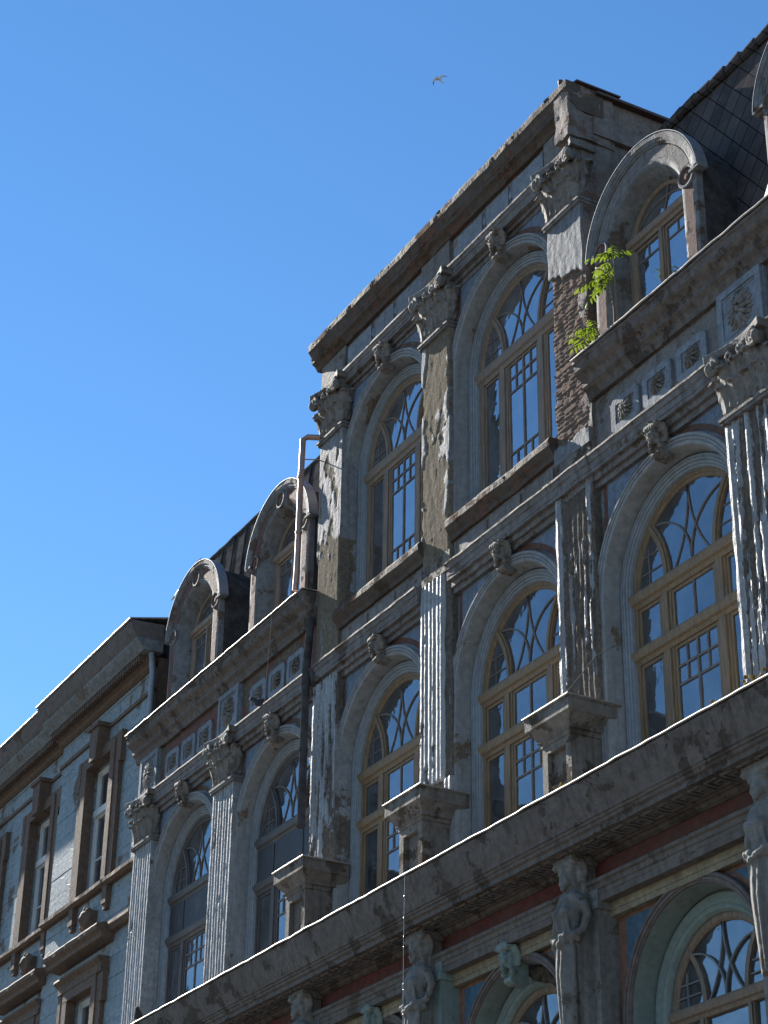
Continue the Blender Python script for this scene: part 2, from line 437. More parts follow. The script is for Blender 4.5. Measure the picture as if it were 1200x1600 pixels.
def spiral(mb, c, r, turns, rt, y0, sx=1):
    pts = []; n = 26
    for i in range(n):
        t = i/(n-1); a = PI/2+turns*2*PI*t; rr = r*(1-.82*t)
        pts.append((c[0]+sx*rr*math.cos(a), y0-.05*t, c[1]+rr*math.sin(a)))
    mb.tube(pts, [rt*(1-.35*i/(n-1)) for i in range(n)], 7)
def capital_mesh(w=.98, h=.95):
    mb = MB(); hw = w/2
    mb.add([(-hw*.92, -.02, 0), (hw*.92, -.02, 0), (hw*.92, .3, 0), (-hw*.92, .3, 0),
            (-hw*1.0, -.1, h*.86), (hw*1.0, -.1, h*.86), (hw*1.0, .3, h*.86), (-hw*1.0, .3, h*.86)],
           [(3, 2, 1, 0), (4, 5, 6, 7), (0, 1, 5, 4), (1, 2, 6, 5), (2, 3, 7, 6), (3, 0, 4, 7)])
    for k in (-1, -.33, .33, 1): leaf(mb, (k*hw*.78, -.02, .0), .27, h*.42, .16)
    for k in (-.66, 0, .66): leaf(mb, (k*hw*.85, -.03, .04), .29, h*.68, .2)
    for k in (-1, 1):
        leaf(mb, (k*hw*.93, .0, .02), .24, h*.62, .19, lean=k*.10, yaw=k*.75)
        leaf(mb, (k*hw*.93, .1, .0), .24, h*.42, .14, yaw=k*PI/2)
        leaf(mb, (k*hw*.95, .14, .03), .26, h*.68, .17, yaw=k*PI/2)
        spiral(mb, (k*hw*.93, h*.74), .14, 1.6, .04, -.17, k)
        spiral(mb, (k*hw*.24, h*.76), .085, 1.3, .03, -.13, -k)
        mb.tube([(k*hw*.3, -.06, h*.3), (k*hw*.45, -.1, h*.55), (k*hw*.62, -.12, h*.76), (k*hw*.9, -.16, h*.86)], [.03, .035, .035, .04], 6)
        mb.ell((k*hw*1.02, -.17, h*.72), (.06, .1, .1))
    # abacus with concave sides
    poly = []
    for i in range(13):
        t = -1+2*i/12; poly.append((t*hw*1.2, -.21+.1*(1-t*t)))
    vs = [(x, y, h*.87) for x, y in poly]+[(hw*1.16, .3, h*.87), (-hw*1.16, .3, h*.87)]
    n = len(vs); vs += [(x*1.02, y-.015 if y < .2 else y, h*.995) for x, y, z in vs]
    mb.add(vs, [tuple(range(n-1, -1, -1)), tuple(range(n, 2*n))]+[(i, (i+1) % n, (i+1) % n+n, i+n) for i in range(n)])
    return remesh(mb, 'capital', .013, 'carved', 1)
CAP = capital_mesh()

def keystone_mesh():
    mb = MB()
    mb.prism([(-.13, -.42), (.13, -.42), (.2, .3), (-.2, .3)], -.06, .2)
    mb.tube([(-.2, -.17, .24), (.2, -.17, .24)], .085, 10)
    mb.tube([(-.14, -.08, -.34), (.14, -.08, -.34)], .06, 10)
    mb.ell((0, -.14, .03), (.13, .12, .17))
    mb.ell((0, -.25, .02), (.028, .04, .06)); mb.ell((0, -.23, -.09), (.05, .04, .025)); mb.ell((0, -.22, -.16), (.06, .05, .04))
    for k in (-1, 1):
        mb.ell((k*.055, -.235, .085), (.05, .03, .022)); mb.ell((k*.075, -.21, -.02), (.05, .04, .05))
        for j in range(5): mb.ell((k*(.15+.03*math.sin(j*1.7)), -.1-.02*(j % 2), .18-.1*j), (.055, .07, .055))
        leaf(mb, (k*.17, -.04, -.12), .2, .38, .2, lean=k*.25)
    for j in range(5): mb.ell(((j-2)*.075, -.2, .2+.02*math.cos(j*2.)), (.05, .06, .06))
    leaf(mb, (0, -.1, .14), .22, .22, .18)
    return remesh(mb, 'keystone', .014, 'carved', 1)
KEY = keystone_mesh()
CONS = KEY.copy(); CONS.name = 'leaf_console'; CONS.materials[0] = M['green']

def rosette_mesh(rx, rz, petals=10, mat='carved'):
    mb = MB()
    for i in range(petals):
        a = 2*PI*i/petals; L = .5
        rot = Matrix.Rotation(-a, 3, 'Y')
        c = Vector((math.cos(a)*rx*.58, -.035, math.sin(a)*rz*.58))
        mb.ell(c, (.40*min(rx, rz)+.1*rx, .035, .15*min(rx, rz)), 8, 6, rot @ Matrix.Rotation(R(18), 3, 'Z'))
        a2 = a+PI/petals; rot2 = Matrix.Rotation(-a2, 3, 'Y')
        mb.ell((math.cos(a2)*rx*.78, -.02, math.sin(a2)*rz*.78), (.24*min(rx, rz)+.05*rx, .022, .10*min(rx, rz)), 8, 6, rot2)
    mb.ell((0, -.05, 0), (.2*min(rx, rz), .05, .2*min(rx, rz)))
    mb.ell((0, -.0, 0), (.55*rx, .03, .55*rz))
    me = mb.mesh('rosette'); me.materials.append(M[mat]); me.polygons.foreach_set('use_smooth', [True]*len(me.polygons)); return me
ROS_S = rosette_mesh(.17, .19, 9); ROS_L = rosette_mesh(.27, .35, 12)

# ---- windows
def bez(c, r, a0, a1, n=14):
    return [(c[0]+r*math.cos(a0+(a1-a0)*i/n), c[1]+r*math.sin(a0+(a1-a0)*i/n)) for i in range(n+1)]
def tracery(mb, zs, w=.026, y0=.488, y1=.512, r=1.2):
    Rr = 1.83
    for k in (-1, 1):
        c = (-k*Rr, zs+1.2)                            # pair from the apex
        n = 14; pts = []
        for i in range(n+1):
            z = zs+1.2-1.17*i/n; x = -Rr+math.sqrt(Rr*Rr-(z-zs-1.2)**2); pts.append((k*(-x)*1., z))
        mb.bar([(k*abs(p[0]), p[1]) for p in pts], w, y0, y1)
        mb.bar([(k*(-.81+.81*math.cos(a)), zs+.09+.81*math.sin(a)) for a in [PI/2*(1-i/n) for i in range(n+1)]], w, y0-.003, y1-.003)
        # grid in the side light
        mb.bar([(k*.98, zs), (k*.98, zs+.62)], w*.7, y0, y1)
        for h in (.26, .52): mb.bar([(k*(1.2-.1*h), zs+h), (k*(.5+.25*h), zs+h)], w*.7, y0+.003, y1+.003)
def frame_head(mb, zs, y=.46, ro=1.40, ri=1.225, y1=.53):
    """arched wooden head with the two leaning inner mullions"""
    mb.arch([(ro, y), (ri+.06, y), (ri+.05, y+.018), (ri+.015, y+.018), (ri, y+.035), (ri, y1), (ro, y1)], zs, zs-.02, 36, legs=False)
    for k in (-1, 1):
        pts = []
        for i in range(13):
            z = zs+.93*i/12; x = .555+1.43-math.sqrt(1.43**2-(z-zs)**2); pts.append((k*x, z))
        mb.bar(pts, .14, y+.01, y1); mb.bar(pts, .06, y-.012, y+.03)
def beam(mb, x0, x1, z0, z1, y=.46):
    h = z1-z0
    mb.sweepx([(y-.02, z0+.25*h), (y-.055, z0+.36*h), (y-.075, z1-.18*h), (y-.06, z1), (y+.07, z1), (y+.07, z0), (y, z0)], x0, x1)
def post(mb, x, w, z0, z1, y=.46):
    mb.box(x-w/2, x+w/2, y+.012, y+.075, z0, z1); mb.box(x-w*.27, x+w*.27, y-.012, y+.011, z0, z1)
def sash(mb, x0, x1, z0, z1, w=.05, y=.485):
    mb.box(x0, x0+w, y, y+.04, z0, z1); mb.box(x1-w, x1, y, y+.04, z0, z1); mb.box(x0+w, x1-w, y, y+.04, z1-w, z1); mb.box(x0+w, x1-w, y, y+.04, z0, z0+w)
def pane(mb, poly, y): mb.prism(poly, y, y+.008)
def glass_head(mb, zs, r=1.26, y=.505): pane(mb, [(-r, zs-.02)]+[(-r*math.cos(PI*i/30), zs+r*math.sin(PI*i/30)) for i in range(31)]+[(r, zs-.02)], y)

def window_mid(wood_='wood', boarded=False):
    """two transoms, three lights, arched head; origin at the axis"""
    zs = 14.15; zb = 11.15; mb = MB()
    frame_head(mb, zs)
    beam(mb, -1.42, 1.42, 13.92, 14.15); beam(mb, -1.42, 1.42, 13.06, 13.28)
    for z0, z1 in ((zb, 13.06), (13.28, 13.92)):
        for k in (-1, 1):
            post(mb, k*.615, .24, z0, z1); mb.box(k*1.40 if k < 0 else 1.27, -1.27 if k < 0 else 1.40, .462, .53, z0, z1)
        for x0, x1 in ((-1.27, -.735), (-.495, .495), (.735, 1.27)): sash(mb, x0, x1, z0, z1)
    o = mb.build('window', wood_, B)
    b = MB(); tracery(b, zs)
    b.box(-.017, .017, .487, .515, 13.33, 13.87); b.box(-.02, .02, .487, .515, zb+.05, 13.01)
    for z in (12.74, 12.47): b.box(-.445, -.02, .487, .515, z-.016, z+.016); b.box(.02, .445, .487, .515, z-.016, z+.016)
    for k in (-1, 1):
        for z0, z1 in ((12.756, 13.01), (12.486, 12.724)): b.box(k*.233-.014, k*.233+.014, .487, .515, z0, z1)
    b.build('glazing_bar', 'bars', o, smooth=40)
    g = MB(); glass_head(g, zs)
    for z0, z1 in ((zb, 13.1), (13.25, 13.95)):
        for x0, x1 in ((-1.25, -.72), (-.48, .48), (.72, 1.25)): pane(g, [(x0, z0), (x1, z0), (x1, z1), (x0, z1)], .506)
    g.build('glass', 'glass', o)
    if boarded:
        p = MB(); p.box(-1.3, 1.3, .44, .455, 13.29, 13.9)
        for x in (-.6, .6): p.box(x-.02, x+.02, .425, .439, 13.29, 13.9)
        p.build('boarding', 'board', o)
    return o
def window_tower():
    zs = 20.1; zb = 17.28; mb = MB()
    frame_head(mb, zs)
    beam(mb, -1.42, 1.42, 19.83, 20.1)
    for k in (-1, 1):
        post(mb, k*.59, .26, zb, 19.83); mb.box(-1.40 if k < 0 else 1.2, -1.2 if k < 0 else 1.40, .462, .53, zb, 19.83)
    for x0, x1 in ((-1.2, -.72), (-.46, .46), (.72, 1.2)): sash(mb, x0, x1, zb, 19.83, .04)
    o = mb.build('window', 'wood_up', B)
    b = MB(); tracery(b, zs)
    b.box(-.02, .02, .487, .515, zb+.04, 19.79)
    for z in (19.54, 19.27, 18.1): b.box(-.42, -.02, .487, .515, z-.016, z+.016); b.box(.02, .42, .487, .515, z-.016, z+.016)
    for k in (-1, 1):
        b.box(min(k*.76, k*1.16), max(k*.76, k*1.16), .487, .515, 17.74, 17.77)
        for z0, z1 in ((19.556, 19.79), (19.286, 19.524), (zb+.04, 18.084)): b.box(k*.22-.014, k*.22+.014, .487, .515, z0, z1)
    b.build('glazing_bar', 'bars', o, smooth=40)
    g = MB(); glass_head(g, zs)
    for x0, x1 in ((-1.19, -.7), (-.45, .45), (.7, 1.19)): pane(g, [(x0, zb), (x1, zb), (x1, 19.86), (x0, 19.86)], .506)
    g.build('glass', 'glass_up', o)
    return o
def window_ground():
    zs = 8.1; y = .56; mb = MB(); zb = 5.2
    mb.arch([(1.12, y), (1.03, y), (1.0, y+.03), (1.0, y+.09), (1.12, y+.09)], zs, zb, 30)
    beam(mb, -1.1, 1.1, zs-.12, zs+.06, y)
    for k in (-1, 1):
        pts = [(k*(.42+1.1-math.sqrt(1.1**2-(.72*i/10)**2)), zs+.06+.7*i/10) for i in range(11)]
        mb.bar(pts, .075, y+.01, y+.08); post(mb, k*.48, .12, zb, zs-.12, y)
    o = mb.build('window', 'wood_up', B)
    b = MB(); n = 12; s = .80
    for k in (-1, 1):
        b.bar([(k*s*abs(-1.83+math.sqrt(1.83**2-(1.17*i/n)**2)), zs+.06+s*(1.2-1.17*i/n)) for i in range(n+1)], .022, y+.02, y+.05)
        b.bar([(k*s*(-.81+.81*math.cos(a)), zs+.08+s*.81*math.sin(a)) for a in [PI/2*(1-i/n) for i in range(n+1)]], .022, y+.017, y+.047)
        b.bar([(k*.78, zs+.06), (k*.78, zs+.52)], .016, y+.02, y+.05)
        for h in (.16, .32): b.bar([(k*.97, zs+.06+h), (k*(.46+.25*h), zs+.06+h)], .016, y+.023, y+.053)
    b.build('glazing_bar', 'bars_white', o)
    g = MB(); glass_head(g, zs, 1.02, y+.055); pane(g, [(-1.02, zb), (1.02, zb), (1.02, zs-.05), (-1.02, zs-.05)], y+.055)
    g.build('glass', 'glass', o)
    return o

def arch_trim(zs, zb, y, mats=('arch', 'inner'), ro=1.74, rm=1.48, ri=1.395, ground=False):
    a = MB()
    if not ground:
        a.arch([(ro, WY+.02), (ro, y-.02), (ro-.015, y-.03), (ro-.045, y-.03), (ro-.05, y-.008), (ro-.06, y-.008), (ro-.065, y-.02), (ro-.095, y-.018), (ro-.10, y+.0), (ro-.11, y+.0), (ro-.115, y-.01),
                (ro-.155, y-.005), (ro-.165, y+.01), (1.535, .325), (1.535, .37), (1.62, .37), (1.62, WY+.02)], zs, zb, 48, amp=.004)
    else:
        a.arch([(1.52, .22), (1.52, .1), (1.505, .085), (1.475, .085), (1.47, .105), (1.455, .105), (1.45, .095), (1.42, .10), (1.415, .12), (1.395, .12), (1.39, .14), (1.39, .22)], zs, zb, 48, amp=.004)
        q = MB(); q.arch([(1.3895, .15), (1.36, .44), (1.37, .5), (1.42, .5), (1.42, .23), (1.3895, .23)], zs, zb, 48, amp=.003); sof = q.build('arch_soffit', 'green', B, smooth=20)
    t = a.build('arch_moulding', mats[0], B, smooth=20)
    m = MB()
    if not ground:
        m.arch([(1.508, .345), (1.475, .345), (1.47, .36), (1.458, .36), (1.455, .35), (1.43, .355), (1.425, .38), (1.413, .38), (1.41, .37), (1.385, .378), (1.38, .40), (1.368, .40), (1.365, .393), (1.345, .40), (1.335, .43), (1.335, .54), (1.508, .54)], zs, zb, 48)
        m.arch([(1.54, .39), (1.50, .39), (1.50, .44), (1.54, .44)], zs, zb, 40)
    else:
        m.arch([(1.325, .455), (1.20, .46), (1.19, .475), (1.175, .475), (1.17, .465), (1.13, .475), (1.11, .50), (1.095, .53), (1.095, .72), (1.325, .72)], zs, zb, 48)
        m.arch([(1.39, .52), (1.32, .52), (1.32, .6), (1.39, .6)], zs, zb, 40)
    j = m.build('jamb_moulding', mats[1], B, smooth=20)
    return (t, j, sof) if ground else (t, j)

# ---- pilaster shafts
def shaft(x, z0, z1, w, mat, flutes=7, yf=0., yb=.34, peel=lambda u, v: 0., depth=.045, rough=.014, seed=0., nz=110, wob=0., brick=False, fx=3.2, fz=1.5):
    """fluted (or plain) shaft; plaster lost where peel is high; u,v in 0..1"""
    sec = [(-w/2, yb, 0), (-w/2, (yb+yf)/2, 0)]
    nu = 8*flutes+1 if flutes else 33
    for i in range(nu):
        u = i/(nu-1); X = -w/2+w*u; d = 0.
        if flutes:
            p = ((u-.03)/.94*flutes) % 1. if .03 < u < .97 else 0.
            d = .030*math.sqrt(max(0., 1-((p-.5)/.30)**2)) if abs(p-.5) < .30 else 0.
        sec.append((X, yf+d, 1))
    sec += [(w/2, (yb+yf)/2, 0), (w/2, yb, 0)]
    m = len(sec); mb = MB(); vs = []; at = []
    for j in range(nz+1):
        v = j/nz; z = z0+(z1-z0)*v
        for i, (X, Y, fr) in enumerate(sec):
            u = X/w+.5
            e = peel(u, v)+.5*noise.fractal((X*fx+seed, z*fz, seed*3), .7, 2.3, 6)
            if not fr: e = e*.7
            pk = sstep(.46, .56, e)
            r = noise.fractal((X*9+seed*7, z*4, seed), .9, 2.1, 3)
            r2 = noise.noise((X*4, z*2.3, seed+4))
            if brick:
                row = math.floor(z/.078); col_ = math.floor((X+(row % 2)*.13)/.26); fr_ = z/.078-row
                rnd_ = noise.noise((row*1.7+.3, col_*2.3+.4, seed)); r = r+pk*(rnd_*.9-r*.2-(.5 if fr_ < .2 else 0))
            if fr:
                Y2 = Y*(1-pk*.3)+pk*(depth+rough*r)+(1-pk)*.006*r
                edge = max(0., 1-min(u, 1-u)/.06)
                X2 = X+(pk*.035+.008)*edge*(.6+.8*r2)*(1 if u < .5 else -1)+wob*edge*r2
                Y2 += edge*pk*.02*(1+r)
            else: X2 = X-(pk*.02*(1+r))*(1 if u > .5 else -1); Y2 = Y
            vs.append((x+X2, Y2, z)); at.append(e if fr else e+.1)
    fs = [(j*m+i, j*m+i+1, (j+1)*m+i+1, (j+1)*m+i) for j in range(nz) for i in range(m-1)]
    fs += [tuple(range(m-1, -1, -1)), tuple(range(nz*m, (nz+1)*m))]
    mb.add(vs, fs); mb.attr = at
    return mb.build('pilaster', mat, B, smooth=45)

def necking(par, x, z, w, y=0.):
    mb = MB(); a = w/2
    for dz, o, h in ((0, .035, .05), (.052, .055, .045), (.1, .03, .025)):
        mb.box(x-a-o, x+a+o, y-o-.01, .3, z+dz, z+dz+h)
    mb.build('necking', 'entab', par)
def pedestal(par, x, z0=10.95, z1=12.05, zt=12.52, broken=0.):
    mb = MB(); w = .36; yf = -.42
    # die with a sunken panel on its face
    mb.box(x-w, x+w, yf+.09, .3, z0, z1)
    mb.box(x-w, x-w+.13, yf, yf+.088, z0, z1); mb.box(x+w-.13, x+w, yf, yf+.088, z0, z1)
    mb.box(x-w+.13, x+w-.13, yf, yf+.088, z1-.12, z1); mb.box(x-w+.13, x+w-.13, yf, yf+.088, z0, z0+.34)
    mb.box(x-w-.06, x+w+.06, yf-.05, .3, z0-.05, z0+.12)
    # spreading cap
    lev = [(.02, z1), (.02, z1+.06), (.06, z1+.075), (.06, z1+.12), (.17, z1+.25), (.2, z1+.27), (.2, zt-.03), (.215, zt-.03), (.215, zt)]
    vs = []; fs = []
    for o, z in lev: vs += [(x-w-o, yf-o*.8, z), (x+w+o, yf-o*.8, z), (x+w+o, .3, z), (x-w-o, .3, z)]
    for i in range(len(lev)-1):
        for k in range(4): fs.append((i*4+k, i*4+(k+1) % 4, i*4+4+(k+1) % 4, i*4+4+k))
    fs += [(3, 2, 1, 0), tuple(len(vs)-4+k for k in range(4))]; mb.add(vs, fs)
    p = mb.build('pedestal', 'pedestal', par)
    f = MB(); o = .225
    f.tube([(x-w-o, .28, zt+.008), (x-w-o, yf-o*.8, zt+.008), (x+w+o, yf-o*.8, zt+.008), (x+w+o, .28, zt+.008)], .014, 8)
    f.box(x-w-o, x+w+o, yf-o*.8, .3, zt+.001, zt+.012)
    f.build('cap_flashing', 'zinc', par)
    return p

# ================================================================== middle storey
proto = window_mid('wood'); proto.location = (BX[2], 0, 0)
for x in (BX[3], BX[4], BX[5]): copy(proto, B, (x, 0, 0))
p0 = window_mid('wood_dark', True); p0.location = (BX[0], 0, 0); copy(p0, B, (BX[1], 0, 0))
def bay_copy(objs, xs):
    for x in xs[1:]:
        for o in objs: copy(o, B, (x, 0, o.location.z))
    for o in objs: o.location.x = xs[0]
# wall + trims, shared by all bays
w = MB(); w.archwall(-2.06, 2.06, 10.7, 16.6, 14.15, 1.6, WY); o1 = w.build('wall', 'wall', B)
o2, o3 = arch_trim(14.15, 10.9, .10)
# painted spandrels with a red-brown border
def spandrel(zs, ztop, xh, y, mat_in, mat_b, r=1.78, bw=.1):
    out = []
    for k in (-1, 1):
        mb = MB(); mi = MB()
        def poly(off):
            a0 = math.acos(min(1, (xh-off)/(r+off))); pts = []
            zt = ztop-off; a1 = PI/2-.16-off*.6
            for i in range(13):
                a = a0+(a1-a0)*i/12
                pts.append((k*(r+off)*math.cos(a), min(zt-.01, zs+(r+off)*math.sin(a))))
            return pts+[(pts[-1][0], zt), (k*(xh-off), zt)]
        mb.prism(poly(0.), y-.006, y+.02); mi.prism(poly(bw), y-.012, y+.02)
        out += [mb.build('spandrel_border', mat_b, B), mi.build('spandrel', mat_in, B)]
    return out
sp = spandrel(14.15, 16.12, 1.56, WY, 'spandrel', 'redbrown')
bay_copy([o1, o2, o3]+sp, BX)
for i, x in enumerate(BX):
    k = put('keystone', KEY, B, (x+.03, .05, 15.93)); k.scale = ((-.66, .66)[i % 2], .8, .68+.04*math.sin(i*2.1)); k.rotation_euler = (.05*math.sin(i*3), .04*math.sin(i*1.7), .12*math.sin(i*2.3))

# shafts: each one worn in its own way
shaft(PX[0], 11.0, 15.4, .95, 'pilaster', 7, peel=lambda u, v: .12+.35*sstep(.25, 0, v), seed=1, yf=0)
shaft(PX[1], 11.0, 15.4, .95, 'pilaster', 7, peel=lambda u, v: .12+.9*sstep(.14, .02, v), seed=2.3)
shaft(PX[2]+.02, 12.5, 16.1, .93, 'pilaster', 7, peel=lambda u, v: .40+.3*sstep(.3, 0, v)+.25*sstep(.6, 1, u), seed=3.1, depth=.04, rough=.012, fx=6., fz=.8)
shaft(PX[3], 12.5, 16.42, .95, 'pilaster', 7, peel=lambda u, v: .10+.85*sstep(.18-.22*u, .0, v-.10*u)+.12*sstep(.7, .3, v), seed=4.7)
shaft(PX[4], 12.5, 16.3, .97, 'pilaster', 7, peel=lambda u, v: .70-.55*sstep(.19, .03, u)+.2*sstep(.2, 0, v), seed=5.2, depth=.035, rough=.012, wob=.03, fx=9., fz=.45)
shaft(PX[5], 10.95, 15.4, 1.0, 'pilaster', 7, peel=lambda u, v: .50-.42*sstep(.16, .02, u)+.35*sstep(.15, 0, v), seed=6.9, depth=.035, rough=.012, wob=.03, fx=9., fz=.5)
shaft(PX[6], 10.95, 15.4, 1.0, 'pilaster', 7, peel=lambda u, v: .3, seed=8.1, depth=.06)
pil = [c for c in B.children if c.name.startswith('pilaster')]
for i in (2, 3, 4): pedestal(pil[i], PX[i])
for i in (0, 1, 5, 6):
    c = put('capital', CAP, pil[i], (PX[i], 0, 15.52)); necking(pil[i], PX[i], 15.38, .97)

# entablature of the middle storey
def ent_prof(zt, zb, yf): 
    h = zt-zb
    return [(yf-.03, zt), (yf-.035, zt-.12*h), (yf-.005, zt-.17*h), (yf, zt-.42*h), (yf+.02, zt-.45*h), (yf+.02, zb+.22*h), (yf+.03, zb+.2*h), (yf+.03, zb), (yf+.1, zb), (yf+.1, zb-.1), (yf+.16, zb-.1), (yf+.16, zb-.2), (.3, zb-.2), (.3, zt)]
m = MB()
m.sweepx(ent_prof(16.47, 16.16, -.06), -38.80, -30.42, .1, .006, .0, 3, fixed=(12, 13))
m.build('entablature', 'entab', B)
m = MB(); m.sweepx(ent_prof(16.47, 16.16, -.06), -21.38, -12., .1, .008, .05, 5, fixed=(12, 13)); m.build('entablature', 'entab', B)
m = MB(); m.sweepx(ent_prof(16.47, 16.16, -.07), PX[2]-.3, PX[3]-.5, .045, .012, .02, 8, fixed=(12, 13)); m.build('entablature', 'entab', B)
m = MB(); m.sweepx(ent_prof(16.47, 16.16, -.07), PX[3]+.47, PX[4]+.5, .045, .012, .02, 11, fixed=(12, 13)); m.build('entablature', 'entab', B)

# ================================================================== wings: frieze with rosettes, cornice, mansard, dormers
def frieze_panel(x, z, w, h, yb, cut, big=False):
    mb = MB(); c = .07 if cut else 0
    def octo(a, b, c): 
        return [(-a+c, -b), (a-c, -b), (a, -b+c), (a, b-c), (a-c, b), (-a+c, b), (-a, b-c), (-a, -b+c)] if c else [(-a, -b), (a, -b), (a, b), (-a, b)]
    ou = octo(w/2, h/2, c); inn = octo(w/2-.11, h/2-.11, 0); n = len(ou)
    inn = octo(w/2-.12, h/2-.12, c*.0+.001) if c else inn
    y = yb-.05
    vs = [(a, y, b) for a, b in ou]+[(a, y, b) for a, b in inn]+[(a, yb-.03, b) for a, b in inn]+[(a, yb+.02, b) for a, b in ou]
    fs = []
    for i in range(n):
        j = (i+1) % n
        fs += [(i, j, n+j, n+i), (n+i, n+j, 2*n+j, 2*n+i), (3*n+i, 3*n+j, j, i)]
    fs.append(tuple(range(2*n, 3*n)))
    mb.add(vs, fs)
    for a, b, c2, d in ((-w/2+.155, w/2-.155, -h/2+.135, -h/2+.15), (-w/2+.155, w/2-.155, h/2-.15, h/2-.135)): mb.box(a, b, yb-.038, yb-.0305, c2, d)
    o = mb.build('frieze_panel', 'frieze', B, (x, 0, z))
    return o
pan = frieze_panel(BX[0], 16.88, .70, .56, .10, True); put('rosette', ROS_S, pan, (0, .08, 0))
xs = [BX[0]+d for d in (-.82, .82)]+[BX[1]+d for d in (-.82, 0, .80)]+[BX[4]+d for d in (-.78, .02, .84)]+[BX[5]+d for d in (-.82, 0, .82)]
for x in xs: copy(pan, B, (x, 0, 16.88))
blk = frieze_panel(PX[0], 16.98, .95, .92, .045, False); put('rosette', ROS_L, blk, (0, .03, 0))
for i in (1, 5, 6): copy(blk, B, (PX[i], 0, 16.98))
for i in (0, 1, 5, 6):
    mb = MB(); mb.box(PX[i]-.5, PX[i]+.5, .047, .2, 16.475, 17.44); mb.build('frieze_block', 'frieze', B)
for x0, x1 in ((-38.78, TX0), (TX1, -12.)):
    mb = MB(); mb.box(x0, x1, .1, .4, 16.475, 17.6); mb.build('frieze', 'redbrown' if x0 < -30 else 'entab', B)
def wing_cornice(x0, x1, seed, name='cornice'):
    m = MB()
    m.sweepx([(-.27, 18.02), (-.28, 17.97), (-.25, 17.95), (-.24, 17.84), (-.21, 17.80), (-.13, 17.74), (-.10, 17.70), (-.10, 17.62), (-.03, 17.56), (.0, 17.50), (.02, 17.43), (.35, 17.43), (.35, 18.06)],
             x0, x1, .1, .008, .05, seed, fixed=(11, 12)); o = m.build(name, 'cornice', B)
    f = MB(); n = 40
    pts = [(x0+(x1-x0)*i/n, -.29+.012*noise.noise((i*.9, seed, 0)), 18.045+.02*noise.noise((i*.7, seed, 5))) for i in range(n+1)]
    f.tube(pts, .017, 8); f.sweepx([(-.29, 18.05), (-.29, 18.062), (.36, 18.10), (.36, 18.08)], x0, x1)
    f.build('cornice_flashing', 'zinc', B, smooth=50)
wing_cornice(-39.0, TX0, 4); wing_cornice(TX1, -12., 9)

def mansard(x0, x1, mat, seed):
    m = MB(); n = max(2, int((x1-x0)/.25)); k = 14; vs = []; fs = []
    for i in range(n+1):
        for j in range(k+1):
            x = x0+(x1-x0)*i/n; t = j/k
            y = .62+.36*(t**1.15)+.02*noise.noise((x*1.5, t*4, seed)); z = 18.06+4.12*t+(.03*noise.noise((x*2, seed, 7)) if j == k else 0)
            vs.append((x, y, z))
    for i in range(n):
        for j in range(k): a = i*(k+1)+j; fs.append((a, a+k+1, a+k+2, a+1))
    m.add(vs, fs)
    e = [i*(k+1)+k for i in range(n+1)]
    o = m.add([(vs[i][0], 7., 23.2) for i in e], [])
    for i in range(n): m.f.append((e[i], e[i+1], o+i+1, o+i)); m.mi.append(0)
    r = m.build('mansard_roof', mat, B, smooth=40)
    return r
r1 = mansard(-39.0, TX0+.05, 'roofmetal', 2); r2 = mansard(TX1-.05, -12., 'tiles', 5)
rt = MB(); x = TX1+.1; q = 0
while x < -12.2:
    rt.tube([(x, .93+.02*math.sin(q), 22.2), (x+.36, .95, 22.225+.012*math.sin(q*2.1))], [.07, .10], 8); x += .37; q += 1
rt.build('ridge_tiles', 'tiles', r2)
rt = MB(); n = 36
rt.tube([(-38.6+8.*i/n, .99, 22.19+.035*noise.noise((i*.6, 3, 1))) for i in range(n+1)], .05, 7)
rt.build('ridge_roll', 'roofmetal', r1)
# seams on the sheet roof
sm = MB(); x = -38.3
while x < -30.6:
    sm.tube([(x+.03*math.sin(t*5), .60+.36*(t**1.15), 18.06+4.12*t) for t in [i/8 for i in range(9)]], .02, 5); x += .62
sm.build('standing_seams', 'roofmetal', r1)

